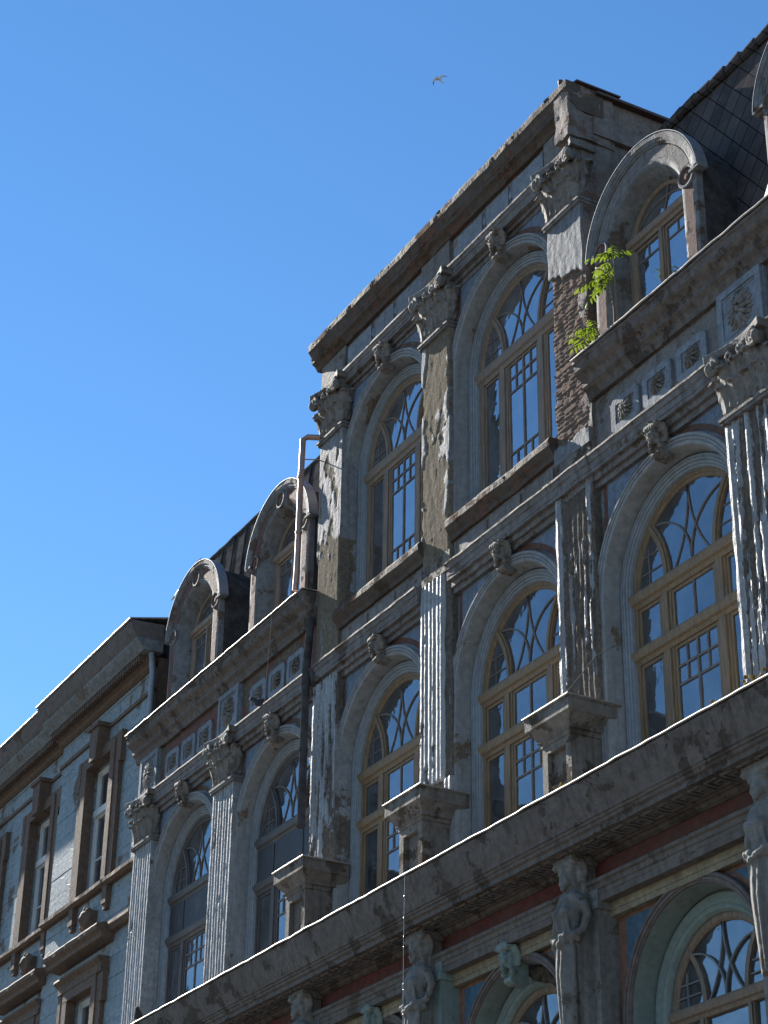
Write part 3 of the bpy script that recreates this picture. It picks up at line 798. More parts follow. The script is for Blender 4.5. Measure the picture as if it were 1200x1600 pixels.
def dormer(x, discs3, red):
    zs = 19.66; zb = 18.08; d = []
    body = MB()
    # front ring: opening .93, outer 1.3
    body.arch([(1.30, .0), (1.26, -.012), (1.0, -.012), (.965, .0), (.93, .03), (.80, .30), (.80, .42), (1.0, .42), (1.0, .12), (1.30, .12)], zs, zb, 40, amp=.012, seed=x)
    D = body.build('dormer', 'dormer', B, (x, 0, 0), smooth=30)
    br = MB(); br.arch([(1.285, .121), (1.2, .121), (1.2, 1.2), (1.285, 1.2)], zs, zb, 30); br.build('dormer_roof', 'roofmetal', D, smooth=30)
    h = MB(); h.arch([(1.25, -.005), (1.25, -.03), (1.275, -.035), (1.285, -.055), (1.33, -.06), (1.34, -.075), (1.41, -.085), (1.425, -.06), (1.425, .115), (1.25, .115)], zs, zb, 44, a0=.12, a1=PI-.12, legs=False, amp=.006, seed=x+3)
    for k in (-1, 1): h.box(min(k*1.22, k*1.45), max(k*1.22, k*1.45), -.075, .1, zs+.11, zs+.155)
    h.build('hood_moulding', 'dormer', D, smooth=30)
    hf = MB(); hf.arch([(1.427, -.09), (1.437, -.09), (1.437, .125), (1.427, .125)], zs, zb, 40, a0=.1, a1=PI-.1, legs=False); hf.build('hood_flashing', 'zinc_dull', D)
    for k in (-1, 1):
        rd = MB(); rd.box(min(k*1.03, k*1.22), max(k*1.03, k*1.22), -.017, .01, zb+.1, zs-.02); rd.build('painted_inset', red, D)
    segs = ((.32, PI/2-.22), (PI/2+.22, PI-.32)) if discs3 else ((.3, PI-.3),)
    for a0, a1 in segs:
        rd = MB(); rd.arch([(1.03, -.017), (1.23, -.017), (1.23, .01), (1.03, .01)], zs, zb, 20, a0=a0, a1=a1, legs=False); rd.build('painted_inset', red if discs3 else 'entab', D)
    for a in ([.13, PI/2, PI-.13] if discs3 else [.13, PI-.13]):
        md = MB(); cx, cz = -1.11*math.cos(a), zs+1.11*math.sin(a)
        n = 24; vs = []
        for r, yy in ((.19, .0), (.19, -.035), (.175, -.045), (.145, -.04), (.13, -.014), (.06, -.014), (.045, -.03), (.0, -.035)):
            vs += [(cx+r*math.cos(2*PI*i/n), yy, cz+r*math.sin(2*PI*i/n)) for i in range(n)]
        md.add(vs, [(j*n+i, j*n+(i+1) % n, j*n+n+(i+1) % n, j*n+n+i) for j in range(3) for i in range(n)]); md.cur = 1
        md.f += [(j*n+i, j*n+(i+1) % n, j*n+n+(i+1) % n, j*n+n+i) for j in range(3, 7) for i in range(n)]; md.mi += [1]*(4*n)
        md.build('medallion', ['dormer', 'redbrown'], D, smooth=30)
    wz = 19.86
    f = MB(); y = .30
    f.arch([(.82, y), (.72, y), (.68, y+.03), (.68, y+.09), (.82, y+.09)], wz-.12, zb, 30)
    beam(f, -.8, .8, wz-.16, wz+.02, y); post(f, 0, .13, zb, wz-.16, y)
    for k in (-1, 1): sash(f, min(k*.06, k*.69), max(k*.06, k*.69), zb, wz-.17, .045, y+.03)
    f.build('window_frame', 'wood_up', D)
    b = MB()
    for k in (-1, 1):
        b.box(min(k*.1, k*.65), max(k*.1, k*.65), y+.04, y+.06, wz-.44, wz-.415); b.box(k*.37-.012, k*.37+.012, y+.04, y+.06, wz-.415, wz-.2)
        b.bar([(k*(.62-.6*math.sin(a)), wz+.02+.36*(math.cos(a))) if False else (k*.66*math.cos(a), wz+.0+.62*math.sin(a)*.62) for a in [PI/2*i/8 for i in range(9)]], .025, y+.04, y+.065)
    b.bar([(.02, wz+.02), (.14, wz+.3), (.2, wz+.54)], .025, y+.037, y+.062)
    b.build('glazing_bar', 'bars', D)
    g = MB(); pane(g, [(-.7, zb), (.7, zb), (.7, wz-.1)]+[(.7*math.cos(PI*i/20), wz-.12+.7*math.sin(PI*i/20)) for i in range(21)]+[(-.7, wz-.1)], y+.055)
    g.build('glass', 'glass_up', D)
    return D
dormer(-36.18, True, 'redbrown'); dormer(-32.08, True, 'redbrown'); dormer(-19.75, False, 'redinset'); dormer(-15.6, False, 'redinset')

# ================================================================== tower (upper storey of the middle section)
TB = [BX[2], BX[3]]
wt = window_tower(); wt.location = (TB[0], 0, 0); copy(wt, B, (TB[1], 0, 0))
w = MB(); w.archwall(-2.03, 2.03, 16.4, 23.0, 20.1, 1.6, WY); o1 = w.build('wall', 'wall', B)
o2, o3 = arch_trim(20.1, 16.9, .10)
sp = spandrel(20.1, 22.1, 1.56, WY, 'spandrel', 'redbrown')
bay_copy([o1, o2, o3]+sp, TB)
for x in TB: put('keystone', KEY, B, (x+.03, .05, 21.87)).scale = (.72, .75, .72)
up0 = len(pil)
shaft(-29.95, 16.45, 21.16, .93, 'pilaster_up', 0, peel=lambda u, v: .34+.4*sstep(.6, .4, v), seed=11, depth=.010, rough=.005, wob=.015)
shaft(PX[3], 16.75, 21.16, .95, 'pilaster_up', 0, peel=lambda u, v: .84-.42*sstep(.2, .03, u)-.42*sstep(.74, .95, u)+.2*sstep(.3, .0, v), seed=12.2, depth=.012, rough=.007, wob=.03)
shaft(PX[4], 16.75, 21.16, .95, 'pilaster_brick', 0, peel=lambda u, v: 1.0-1.0*sstep(.70, .78, v+.08*(u-.5))-.9*sstep(.1, .03, v), seed=13.4, depth=.045, rough=.016, wob=.045, nz=330, brick=True)
pil = [c for c in B.children if c.name.startswith('pilaster')]
for p, x in zip(pil[-3:], (-29.95, PX[3], PX[4])):
    put('capital', CAP, p, (x, 0, 21.3)).scale = (1, 1, 1.06); necking(p, x, 21.14, .95)
    if x > -29:
        mb = MB(); mb.box(x-.46, x+.46, .012, .3, 16.43, 16.78); mb.build('pilaster_base', 'pedestal', p)
# sills and panels under the tower windows
for i, x in enumerate(TB):
    m = MB(); m.sweepx([(-.06, 17.28), (-.10, 17.22), (-.10, 17.12), (-.05, 17.04), (.0, 16.98), (.02, 16.9), (.4, 16.9), (.4, 17.28)], x-1.57, x+1.57, .08, .012, .07, 30+i, fixed=(6, 7)); m.build('window_sill', 'tower_cornice', B)
    m = MB(); m.box(x-1.57, x+1.57, .08, .3, 16.465, 16.905)
    for a, b in ((-1.4, -.5), (-.4, .5), (.6, 1.45)): m.box(x+a, x+b, .05, .079, 16.55, 16.82)
    m.build('apron_panel', 'entab', B)
# tower entablature, frieze, cornice
te = [(-.05, 22.38), (-.055, 22.33), (-.03, 22.31), (-.02, 22.25), (.0, 22.24), (.0, 22.17), (.01, 22.16), (.01, 22.10), (.10, 22.10), (.10, 22.02), (.15, 22.02), (.15, 21.93), (.3, 21.93), (.3, 22.38)]
for x0, x1, sd in ((-29.95+.46, PX[3]-.50, 1), (PX[3]+.46, PX[4]-.50, 2)):
    m = MB(); m.sweepx(te, x0, x1, .1, .005, .0, sd, fixed=(12, 13)); m.build('entablature', 'entab', B)
m = MB(); m.box(TX0, TX1, .06, .4, 22.30, 23.02); 
for x in (-29.95, PX[3], PX[4]): m.box(x-.5, x+.5, -.0, .0595, 22.30, 23.0)
m.build('tower_frieze', 'entab', B)
for x in TB:
    for a, b in ((-1.45, -.5), (-.36, .36), (.5, 1.45)):
        m = MB(); m.box(x+a, x+b, .03, .0595, 22.45, 22.88); m.build('frieze_tablet', 'frieze', B)
    for a in (-.43, .43):
        m = MB(); m.ell((x+a, .05, 22.66), (.06, .03, .1)); m.build('frieze_boss', 'frieze', B, smooth=60)
m = MB()
m.sweepx([(-.235, 23.50), (-.24, 23.46), (-.235, 23.36), (-.2, 23.3), (-.17, 23.2), (-.15, 23.17), (-.15, 23.1), (-.08, 23.06), (-.05, 23.02), (-.02, 22.96), (.5, 22.96), (.5, 23.52)], TX0-.2, TX1+.06, .06, .016, .05, 17, fixed=(10, 11))
m.build('tower_cornice', 'tower_cornice', B)
m = MB()      # tower side and back walls, roof
m.box(TX0, TX0+.3, .25, 6., 10.7, 23.1); m.build('side_wall', 'sidewall', B)
m = MB(); m.box(TX1-.3, TX1+.0, .25, 6., 16.5, 23.41); m.box(TX1-.3, TX1+.10, .26, 6., 22.55, 22.9); m.build('side_wall', 'sidewall', B)
def rough_box(mb, x0, x1, y0, y1, z0, z1, amp, seed, st=.09):
    def face(o, u, v, nu, nv):
        vs = []
        for i in range(nu+1):
            for j in range(nv+1):
                p = Vector(o)+Vector(u)*i/nu+Vector(v)*j/nv
                vs.append(p+Vector((noise.fractal((p.x*3+seed, p.y*3, p.z*3), .8, 2.1, 4), noise.fractal((p.x*3, p.y*3+seed, p.z*3+7), .8, 2.1, 4), noise.noise((p.x*2, p.y*2+5, p.z*2))*.5))*amp)
        mb.add(vs, [(i*(nv+1)+j, (i+1)*(nv+1)+j, (i+1)*(nv+1)+j+1, i*(nv+1)+j+1) for i in range(nu) for j in range(nv)])
    dx, dy, dz = x1-x0, y1-y0, z1-z0; n = lambda d: max(2, int(d/st))
    face((x0, y0, z0), (dx, 0, 0), (0, 0, dz), n(dx), n(dz)); face((x0, y1, z0), (dx, 0, 0), (0, 0, dz), n(dx), n(dz))
    face((x0, y0, z0), (0, dy, 0), (0, 0, dz), n(dy), n(dz)); face((x1, y0, z0), (0, dy, 0), (0, 0, dz), n(dy), n(dz))
    face((x0, y0, z1), (dx, 0, 0), (0, dy, 0), n(dx), n(dy)); face((x0, y0, z0), (dx, 0, 0), (0, dy, 0), n(dx), n(dy))
m = MB(); rough_box(m, TX1-.34, TX1+.05, -.20, .7, 22.40, 23.47, .035, 3); m.build('corner_pier', 'sidewall', B, smooth=60)
m = MB(); rough_box(m, TX1-.2, TX1+.02, .05, .8, 16.5, 22.42, .03, 5); m.build('corner_pier', 'sidewall', B, smooth=60)
m = MB(); m.box(TX0-.1, TX1-.05, .0, 6.2, 23.45, 23.53)
m.add([(TX1-.6, .35, 23.50), (TX1+.13, .35, 23.40), (TX1+.13, 6.2, 23.40), (TX1-.6, 6.2, 23.50), (TX1-.6, .35, 23.6), (TX1+.13, .35, 23.45), (TX1+.13, 6.2, 23.45), (TX1-.6, 6.2, 23.6)],
      [(3, 2, 1, 0), (4, 5, 6, 7), (0, 1, 5, 4), (1, 2, 6, 5), (2, 3, 7, 6), (3, 0, 4, 7)])
m.add([(TX1-.35, -.12, 23.54), (TX1+.12, -.05, 23.50), (TX1+.15, .8, 23.47), (TX1-.35, .8, 23.6), (TX1-.35, -.12, 23.57), (TX1+.12, -.05, 23.53), (TX1+.15, .8, 23.50), (TX1-.35, .8, 23.63)],
      [(3, 2, 1, 0), (4, 5, 6, 7), (0, 1, 5, 4), (1, 2, 6, 5), (2, 3, 7, 6), (3, 0, 4, 7)])
m.build('tower_roof', 'rust', B)
m = MB(); m.tube([(TX1-.28, -.1, 23.45), (TX1-.28, -.1, 23.72)], .035, 8); m.tube([(TX1-.28, -.1, 23.70), (TX1-.28, -.1, 23.76)], .045, 8); m.build('vent_pipe', 'rust', B)

# ================================================================== main cornice and ground storey
X0, X1 = -38.95, -11.5
m = MB()
m.sweepx([(-.80, 11.04), (-.82, 11.02), (-.80, 10.98), (-.78, 10.92), (-.74, 10.80), (-.69, 10.68), (-.655, 10.60), (-.65, 10.56), (-.625, 10.55), (-.62, 10.52), (-.595, 10.51), (-.59, 10.47), (-.55, 10.45), (-.55, 10.38),
          (-.12, 10.38), (-.10, 10.36), (-.07, 10.36), (-.05, 10.32), (.0, 10.29), (.5, 10.29), (.5, 11.2), (-.2, 11.14)], X0, X1, .09, .007, .0, 23, fixed=(19, 20, 21))
cor = m.build('main_cornice', 'cornice', B)
f = MB(); n = 150
pts = [(X0+(X1-X0)*i/n, -.825+.01*noise.noise((i*.8, 1, 0)), 11.06+.015*noise.noise((i*.35, 4, 5))+.008*noise.noise((i*1.9, 4, 5))) for i in range(n+1)]
f.tube(pts, .018, 8); f.sweepx([(-.82, 11.065), (-.82, 11.08), (.3, 11.22), (.3, 11.20)], X0, X1)
f.build('cornice_flashing', 'zinc', B, smooth=50)
# key pattern let into the soffit
m = MB(); x = X0+.2; s = .15
while x < X1-.3:
    if (int((x-X0)/4.07) != 99):
        for a, b, c, d in ((0, .26, 0, .03), (0, .03, .031, .26), (.031, .26, .23, .26), (.23, .26, .08, .2299), (.09, .2299, .08, .11), (.09, .12, .1101, .17)):
            m.box(x+a, x+b, -.46+c, -.46+d, 10.362, 10.381)
    x += .33
m.build('soffit_fret', 'entab', cor)
m = MB(); m.box(X0+.1, X1, .02, .3, 9.98, 10.295); m.build('ground_frieze', 'redfrieze', B)
m = MB()
m.sweepx([(-.16, 10.0), (-.165, 9.95), (-.13, 9.93), (-.12, 9.87), (-.10, 9.86), (-.10, 9.80), (-.09, 9.79), (-.09, 9.70), (.02, 9.70), (.25, 9.70), (.25, 10.0)], X0+.1, X1, .1, .006, .02, 41, fixed=(8, 9, 10)); m.build('architrave', 'architrave', B)
m = MB(); m.sweepx([(.06, 9.70), (.06, 9.60), (.08, 9.59), (.08, 9.52), (.3, 9.52), (.3, 9.70)], X0+.1, X1); m.build('cream_band', 'cream', B)
wg = window_ground()
w = MB(); w.archwall(-2.06, 2.06, 4.6, 9.9, 8.1, 1.40, .2, th=.5); o1 = w.build('wall', 'terracotta', B)
o2, o3, o6 = arch_trim(8.1, 5., 0, ('brownarch', 'green'), ground=True)
sp = spandrel(8.1, 9.52, 1.55, .2, 'spandrel_blue', 'terracotta', r=1.54, bw=.055)
bay_copy([wg, o1, o2, o3, o6]+sp, BX)
for x in (BX[0], BX[1], BX[2], BX[3]): put('keystone', CONS, B, (x+.02, .1, 9.50)).scale = (.7, .9, .8)
for i, x in enumerate(PX):
    m = MB(); m.box(x-.42, x+.42, -.12, .35, 4.6, 9.98); m.box(x-.46, x+.46, -.16, .35, 9.6, 9.7)
    m.build('ground_pilaster', 'green' if i == 3 else 'statue', B)
gw = MB(); gw.box(X0, X1, .25, .7, 0., 4.6); gw.sweepx([(-.1, 4.75), (-.12, 4.6), (.0, 4.5), (.3, 4.5), (.3, 4.75)], X0, X1); gw.box(X0, X1, .12, .25, 0, .7); gw.build('shopfront_wall', 'entab', B)

def herm_mesh():
    """draped female half-figure growing out of a tapering pillar, with a fruit garland at the waist"""
    mb = MB(); z = 0.    # z=0 at the crown of the head
    mb.ell((0, -.02, -.16), (.115, .13, .16), 14, 10)                      # skull and face
    mb.ell((0, -.135, -.19), (.022, .03, .045)); mb.ell((0, -.12, -.26), (.04, .03, .015)); mb.ell((0, -.11, -.31), (.05, .045, .04))
    for k in (-1, 1):
        mb.ell((k*.045, -.125, -.15), (.035, .02, .014)); mb.ell((k*.06, -.09, -.22), (.05, .05, .06))
        for j in range(5): mb.ell((k*(.11+.015*math.sin(j)), -.0+.012*j, -.08-.085*j), (.055, .085, .055))
        mb.tube([(k*.09, .03, -.3), (k*.13, .0, -.42), (k*.12, -.06, -.52)], [.05, .045, .03], 7)
    for j in range(7): mb.ell(((j-3)*.045, -.09+.012*abs(j-3), -.03-.012*abs(j-3)), (.04, .05, .04))
    mb.tube([(0, 0, -.28), (0, .0, -.42)], .075, 10)
    mb.tube([(-.25, .02, -.53), (-.1, .0, -.46), (.1, .0, -.46), (.25, .02, -.53)], [.09, .12, .12, .09], 10)
    mb.tube([(0, .0, -.46), (0, -.01, -.66), (0, -.0, -.9), (0, .0, -1.15), (0, .02, -1.5), (0, .04, -2.4)], [.17, .215, .19, .2, .19, .16], 14)
    for k in (-1, 1):
        mb.ell((k*.095, -.15, -.66), (.085, .09, .09))
        mb.tube([(k*.27, .02, -.53), (k*.33, .04, -.72), (k*.30, -.02, -.92), (k*.2, -.15, -1.0)], [.075, .065, .055, .045], 9)
        mb.tube([(k*.1, -.13, -.52), (k*.16, -.17, -.8), (k*.2, -.13, -1.1)], .028, 6)
        for j in range(4): mb.tube([(k*(.05+.05*j), -.17+.02*j, -1.12), (k*(.04+.045*j), -.19+.03*j, -1.5), (k*(.03+.04*j), -.15+.03*j, -2.4)], [.035, .045, .03], 6)
    rnd = random.Random(3)
    for j in range(26):
        a = -PI*.1+PI*1.2*j/25
        mb.ell((.24*math.cos(a)+rnd.uniform(-.02, .02), -.08-.13*math.sin(a)+rnd.uniform(-.02, .02), -.99-.06*math.sin(a)+rnd.uniform(-.06, .06)), (.05, .05, .05), 8, 6)
    mb.box(-.2, .2, .08, .3, -2.4, -.02)
    mb.box(-.26, .26, -.1, .3, .0, .14); mb.tube([(-.24, -.06, .04), (.24, -.06, .04)], .06, 8)
    for k in (-1, 1): leaf(mb, (k*.19, .05, -.22), .2, .3, .16, yaw=k*.5)
    return remesh(mb, 'caryatid', .018, 'statue', 2)
HERM = herm_mesh()
for i, x in enumerate(PX): put('caryatid', HERM, B, (x+.02, -.28, 10.24)).scale = ((1, -1)[i % 2], 1, 1)

# interior: dark rooms behind the glass
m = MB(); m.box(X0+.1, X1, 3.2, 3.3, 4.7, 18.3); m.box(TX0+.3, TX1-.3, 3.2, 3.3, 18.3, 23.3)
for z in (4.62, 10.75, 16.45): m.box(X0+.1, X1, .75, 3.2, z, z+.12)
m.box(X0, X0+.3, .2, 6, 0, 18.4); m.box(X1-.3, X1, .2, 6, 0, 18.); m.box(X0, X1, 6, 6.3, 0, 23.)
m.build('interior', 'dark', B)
m = MB()
for x in BX[:2]:
    for k in range(9): m.box(x-.2+k*.16, x-.2+k*.16+.12, .62, .64, 13.25, 13.9)
    m.box(x-.45, x+.45, .7, .72, 11.2, 13.1)
for x in TB: m.box(x+.1, x+1.2, .8, .82, 17.3, 20.)
m.build('curtain', 'curtain', B)

# downpipe leaning loose at the tower's left corner, and the old one below it
m = MB()
m.tube([(-30.72, -.28, 18.12), (-30.66, -.29, 18.5), (-30.62, -.30, 19.3), (-30.62, -.3, 20.2), (-30.62, -.28, 21.34), (-30.58, -.2, 21.40), (-30.40, .02, 21.36)], .058, 12)
for z in (19.3, 20.5): m.tube([(-30.62, -.3, z-.03), (-30.62, -.3, z+.03)], .068, 12)
m.tube([(-30.62, -.28, 20.9), (-30.42, .1, 20.9)], .012, 6); m.build('downpipe', 'pipe', B, smooth=40)
m = MB()
m.tube([(-30.45, -.06, 17.5), (-30.5, -.1, 16.5), (-30.5, -.1, 14.2), (-30.5, -.1, 13.45)], .075, 12)
for z in (16.2, 14.9, 13.5): m.tube([(-30.5, -.1, z-.03), (-30.5, -.1, z+.03)], .088, 12)
m.build('downpipe', 'roofmetal', B, smooth=40)
# loose roof sheets
m = MB()
def sheet(pts, th=.012):
    n = len(pts); m.add([p for p in pts]+[(p[0], p[1]+th, p[2]+th) for p in pts], [tuple(range(n)), tuple(range(2*n-1, n-1, -1))]+[(i, i+n, (i+1) % n+n, (i+1) % n) for i in range(n)])
sheet([(-39.05, .55, 21.55), (-38.3, .5, 21.62), (-37.6, .55, 21.95), (-37.7, .7, 22.12), (-38.3, .72, 21.9), (-39.0, .75, 21.72)])
sheet([(-39.05, .6, 21.25), (-38.5, .45, 21.3), (-38.2, .5, 21.6), (-39.0, .62, 21.5)])
sheet([(-17.25, .0, 18.1), (-17.0, -.02, 18.2), (-16.8, .0, 18.75), (-16.9, .12, 18.6)])
m.build('loose_sheet', 'zinc_dull', B)

# ================================================================== neighbour on the left
L = thing('neighbouring_house', 'pale blue plaster house at far left with brown window surrounds and a deep dentilled cornice', 'building', (0, 0, 0))
LX1 = -39.0
def lwall(x0, x1, y, wins, z0, z1, hw, zw0, zw1):
    m = MB(); m.box(x0, x1, y+.03, y+.05, z0, z1)
    c = .475; z = z0; k = 0
    edges = [x0]+[e for wx in wins for e in (wx-hw, wx+hw)]+[x1]
    while z < z1-.01:
        ze = min(z+c-.011, z1)
        for i in range(len(edges)-1):
            solid = i % 2 == 0
            if solid: m.box(edges[i], edges[i+1], y+.0+.003*((k*7+i) % 3), y+.029, z, ze)
            else:
                for a, b in ((z, min(ze, zw0)), (max(z, zw1), ze)):
                    if b-a > .02: m.box(edges[i], edges[i+1], y+.0, y+.029, a, b)
        z += c; k += 1
    return m
W1, W2, W3 = -41.83, -46.02, -50.0
def lwall_hole(m, x0, x1, y, wins, z0, z1, hw, zw0, zw1):
    pass
def back(m, x0, x1, y, wins, z0, z1, hw, zw0, zw1):
    e = [x0]+[v for wx in wins for v in (wx-hw, wx+hw)]+[x1]
    for i in range(len(e)-1):
        if i % 2 == 0: m.box(e[i], e[i+1], y+.029, y+.3, z0, z1)
        else: m.box(e[i], e[i+1], y+.029, y+.3, z0, zw0); m.box(e[i], e[i+1], y+.029, y+.3, zw1, z1)
for (x0, x1, y, wins) in ((-44.75, LX1, .30, [W1]), (-53., -44.751, .42, [W3, W2])):
    m = MB(); back(m, x0, x1, y, wins, 15.0, 20.09, .78, 15.38, 18.55); back(m, x0, x1, y, wins, 8., 15.0, .78, 9.5, 13.1)
    m.build('backing_wall', 'lb_brown', L)
    m = lwall(x0, x1, y, wins, 15.0, 20.0, .78, 15.38, 18.55); m2 = lwall(x0, x1, y, wins, 8.35, 15.0, .78, 9.5, 13.1)
    keep = MB(); 
    # drop the thin full sheet (first box of each) that would close the openings
    for q in (m, m2): keep.add(q.v[8:], [tuple(i-8 for i in f) for f in q.f[6:]])
    keep.build('wall', 'lb_wall', L)
def lwin(wx, y, zb, zt, key=True, hw=.78):
    o = MB(); yo = y-.14
    # surround: two steps
    for a, b, yy in ((hw+.22, hw+.48, yo+.03), (hw-.03, hw+.23, yo)):
        for k in (-1, 1): o.box(wx+min(k*a, k*b), wx+max(k*a, k*b), yy, y+.1, zb, zt+.02)
    o.box(wx-hw-.48, wx+hw+.48, yo+.03, y+.1, zt+.021, zt+.30); o.box(wx-hw-.22, wx+hw+.22, yo-.003, y+.1, zt-.02, zt+.20)
    for k in (-1, 1): o.box(wx+min(k*(hw+.4), k*(hw+.58)), wx+max(k*(hw+.4), k*(hw+.58)), yo+.02, y+.1, zt-.45, zt+.301)
    S_ = o.build('window_surround', 'lb_brown', L)
    if key:
        q = MB(); q.prism([(wx-.2, zt-.06), (wx+.2, zt-.06), (wx+.27, zt+.72), (wx-.27, zt+.72)], yo-.16, y); q.box(wx-.33, wx+.33, yo-.21, y, zt+.72, zt+.82); q.build('keystone', 'lb_brown', L)
    rv = MB()
    for k in (-1, 1): rv.box(wx+min(k*(hw-.02), k*(hw+.02)), wx+max(k*(hw-.02), k*(hw+.02)), y+.101, y+.3, zb, zt)
    rv.box(wx-hw+.02, wx+hw-.02, y+.101, y+.3, zt-.03, zt-.019); rv.build('window_reveal', 'lb_wall', L)
    wy = y+.16; f = MB(); zt2 = zt-.12
    tz = zb+(zt2-zb)*.68
    for x0, x1 in ((-hw, -hw+.11), (-.06, .06), (hw-.11, hw)): f.box(wx+x0, wx+x1, wy, wy+.09, zb, zt2)
    for z0, z1, yy in ((zb, zb+.1, wy), (tz-.08, tz+.08, wy-.04), (zt2, zt2+.12, wy)): f.box(wx-hw, wx+hw, yy, wy+.088, z0, z1)
    for x0, x1 in ((-hw+.11, -.06), (.06, hw-.11)):
        sash(f, wx+x0, wx+x1, zb+.1, tz-.08, .045, wy+.03); sash(f, wx+x0, wx+x1, tz+.08, zt2, .045, wy+.03); f.box(wx+x0, wx+x1, wy+.035, wy+.06, zb+.9, zb+.935)
    W = f.build('window', 'white_wood', L)
    g = MB(); pane(g, [(wx-hw, zb), (wx+hw, zb), (wx+hw, zt2), (wx-hw, zt2)], wy+.065); g.build('glass', 'glass', W)
for wx, y in ((W1, .30), (W2, .42), (W3, .42)):
    lwin(wx, y, 15.4, 18.55); lwin(wx, y, 9.6, 13.1, False)
for x0, x1, y, sd in ((-44.78, LX1, .30, 1), (-53., -44.781, .42, 2)):
    m = MB(); m.sweepx([(y-.16, 15.42), (y-.20, 15.39), (y-.20, 15.31), (y-.12, 15.26), (y+.05, 15.26), (y+.05, 15.42)], x0, x1, .09, .012, .05, sd, fixed=(4, 5)); m.build('sill_course', 'lb_brown', L)
    m = MB(); 
    for a, b in ([(x0, W1-.33), (W1+.33, x1)] if sd == 1 else [(x0, W3-.33), (W3+.33, W2-.33), (W2+.33, x1)]): m.box(a, b, y-.05, y+.05, 19.25, 19.34)
    m.build('string_course', 'lb_brown', L)
    yo = y-.3
    m = MB(); m.sweepx([(yo-.30, 20.365), (yo-.28, 20.30), (yo-.2, 20.21), (yo-.12, 20.13), (yo-.1, 20.10), (y+.05, 20.10), (y+.05, 20.365)], x0-.0, x1+(.25 if sd == 1 else 0), .1, .01, .04, 50+sd, fixed=(5, 6)); m.build('cornice', 'lb_cornice', L)
    m = MB(); m.sweepx([(yo-.46, 20.74), (yo-.48, 20.68), (yo-.45, 20.62), (yo-.36, 20.44), (yo-.31, 20.367), (y+.05, 20.367), (y+.05, 20.78)], x0-.0, x1+(.25 if sd == 1 else 0), .1, .008, .03, 52+sd, fixed=(5, 6)); m.build('cornice_fascia', 'lb_fascia', L)
    m = MB(); m.sweepx([(y-.22, 20.095), (y-.22, 19.96), (y-.14, 19.93), (y-.1, 19.87), (y-.03, 19.83), (y+.04, 19.83), (y+.04, 20.095)], x0, x1, .2, .004, .0, sd, fixed=(4, 5)); m.build('bed_moulding', 'lb_brown', L)
    m = MB(); x = x0+.06
    while x < x1-.1: m.box(x, x+.075, y-.37, y-.225, 19.965, 20.102); x += .135
    m.build('dentils', 'lb_brown', L)
    f = MB(); f.tube([(x0+(x1+.27*(sd == 1)-x0)*i/30, yo-.485, 20.755+.012*noise.noise((i*.9, sd, 1))) for i in range(31)], .03, 8); f.sweepx([(yo-.48, 20.755), (yo-.48, 20.78), (y+.6, 21.1), (y+.6, 21.05)], x0, x1+(.27 if sd == 1 else 0)); f.build('eaves_flashing', 'zinc', L, smooth=50)
    for wx in ([W1] if sd == 1 else [W3, W2]):
        for k in (-1, 1):
            m = MB(); m.box(wx+k*1.02-.13, wx+k*1.02+.13, y-.13, y, 14.85, 15.255); m.box(wx+k*1.02-.10, wx+k*1.02+.10, y-.10, y, 14.72, 14.8499); m.build('sill_bracket', 'lb_brown', L)
    # hoods over the lower windows
    for wx in ([W1] if sd == 1 else [W3, W2]):
        m = MB(); m.sweepx([(y-.42, 14.24), (y-.44, 14.2), (y-.42, 14.12), (y-.32, 14.04), (y-.3, 13.96), (y-.1, 13.90), (y+.02, 13.90), (y+.02, 14.3), (y-.2, 14.3)], wx-1.72, wx+1.55, .08, .012, .05, 70+wx, fixed=(6, 7)); m.build('window_hood', 'lb_brown', L)
        m = MB(); m.box(wx-1.3, wx+1.3, y-.16, y+.02, 13.3, 13.6)
        m.sweepx([(y-.26, 13.62), (y-.28, 13.56), (y-.18, 13.48), (y-.14, 13.4), (y+.02, 13.4), (y+.02, 13.62)], wx-1.35, wx+1.35, .1, .01, .03, wx, fixed=(4, 5)); m.build('lintel_moulding', 'lb_brown', L)
        mb = MB(); mb.prism([(-.22, -.35), (.22, -.35), (.26, .25), (-.26, .25)], -.1, .1); mb.ell((0, -.14, .08), (.17, .14, .2))
        for j in range(8): mb.ell((.2*math.cos(j*.8), -.12, .08+.22*math.sin(j*.8)), (.08, .09, .08))
        mb.ell((0, -.26, .05), (.04, .05, .06)); leaf(mb, (0, -.08, -.35), .3, .35, .16)
        me = remesh(mb, 'carved_head', .025, 'lb_brown', 1); put('carved_head', me, L, (wx+.15, y-.05, 14.62))
        for a, b in ((wx+1.56, x1-.05 if sd == 1 else wx+2.2), (wx-2.3, wx-1.73)):
            m = MB(); m.sweepx([(y-.2, 14.28), (y-.21, 14.2), (y-.12, 14.1), (y+.02, 14.08), (y+.02, 14.28)], a, b, .1, .01, .04, wx+3, fixed=(3, 4)); m.build('string_course', 'lb_brown', L)
m = MB(); m.box(-53., LX1+.0, .72, 6, 8., 20.1); m.box(-53, LX1, .6, 6, 20.1, 21.); m.box(-53., LX1, .5, 6., 0., 8.1); m.build('side_wall', 'lb_cornice', L)
m = MB(); m.tube([(LX1+.15, .18, 15.), (LX1+.15, .18, 19.6), (LX1+.1, .1, 20.4)], .07, 12); m.tube([(LX1-.3, .0, 20.5), (LX1+.1, .05, 20.45), (LX1+.13, .14, 20.0)], .06, 10); m.build('downpipe', 'zinc_dull', L, smooth=40)

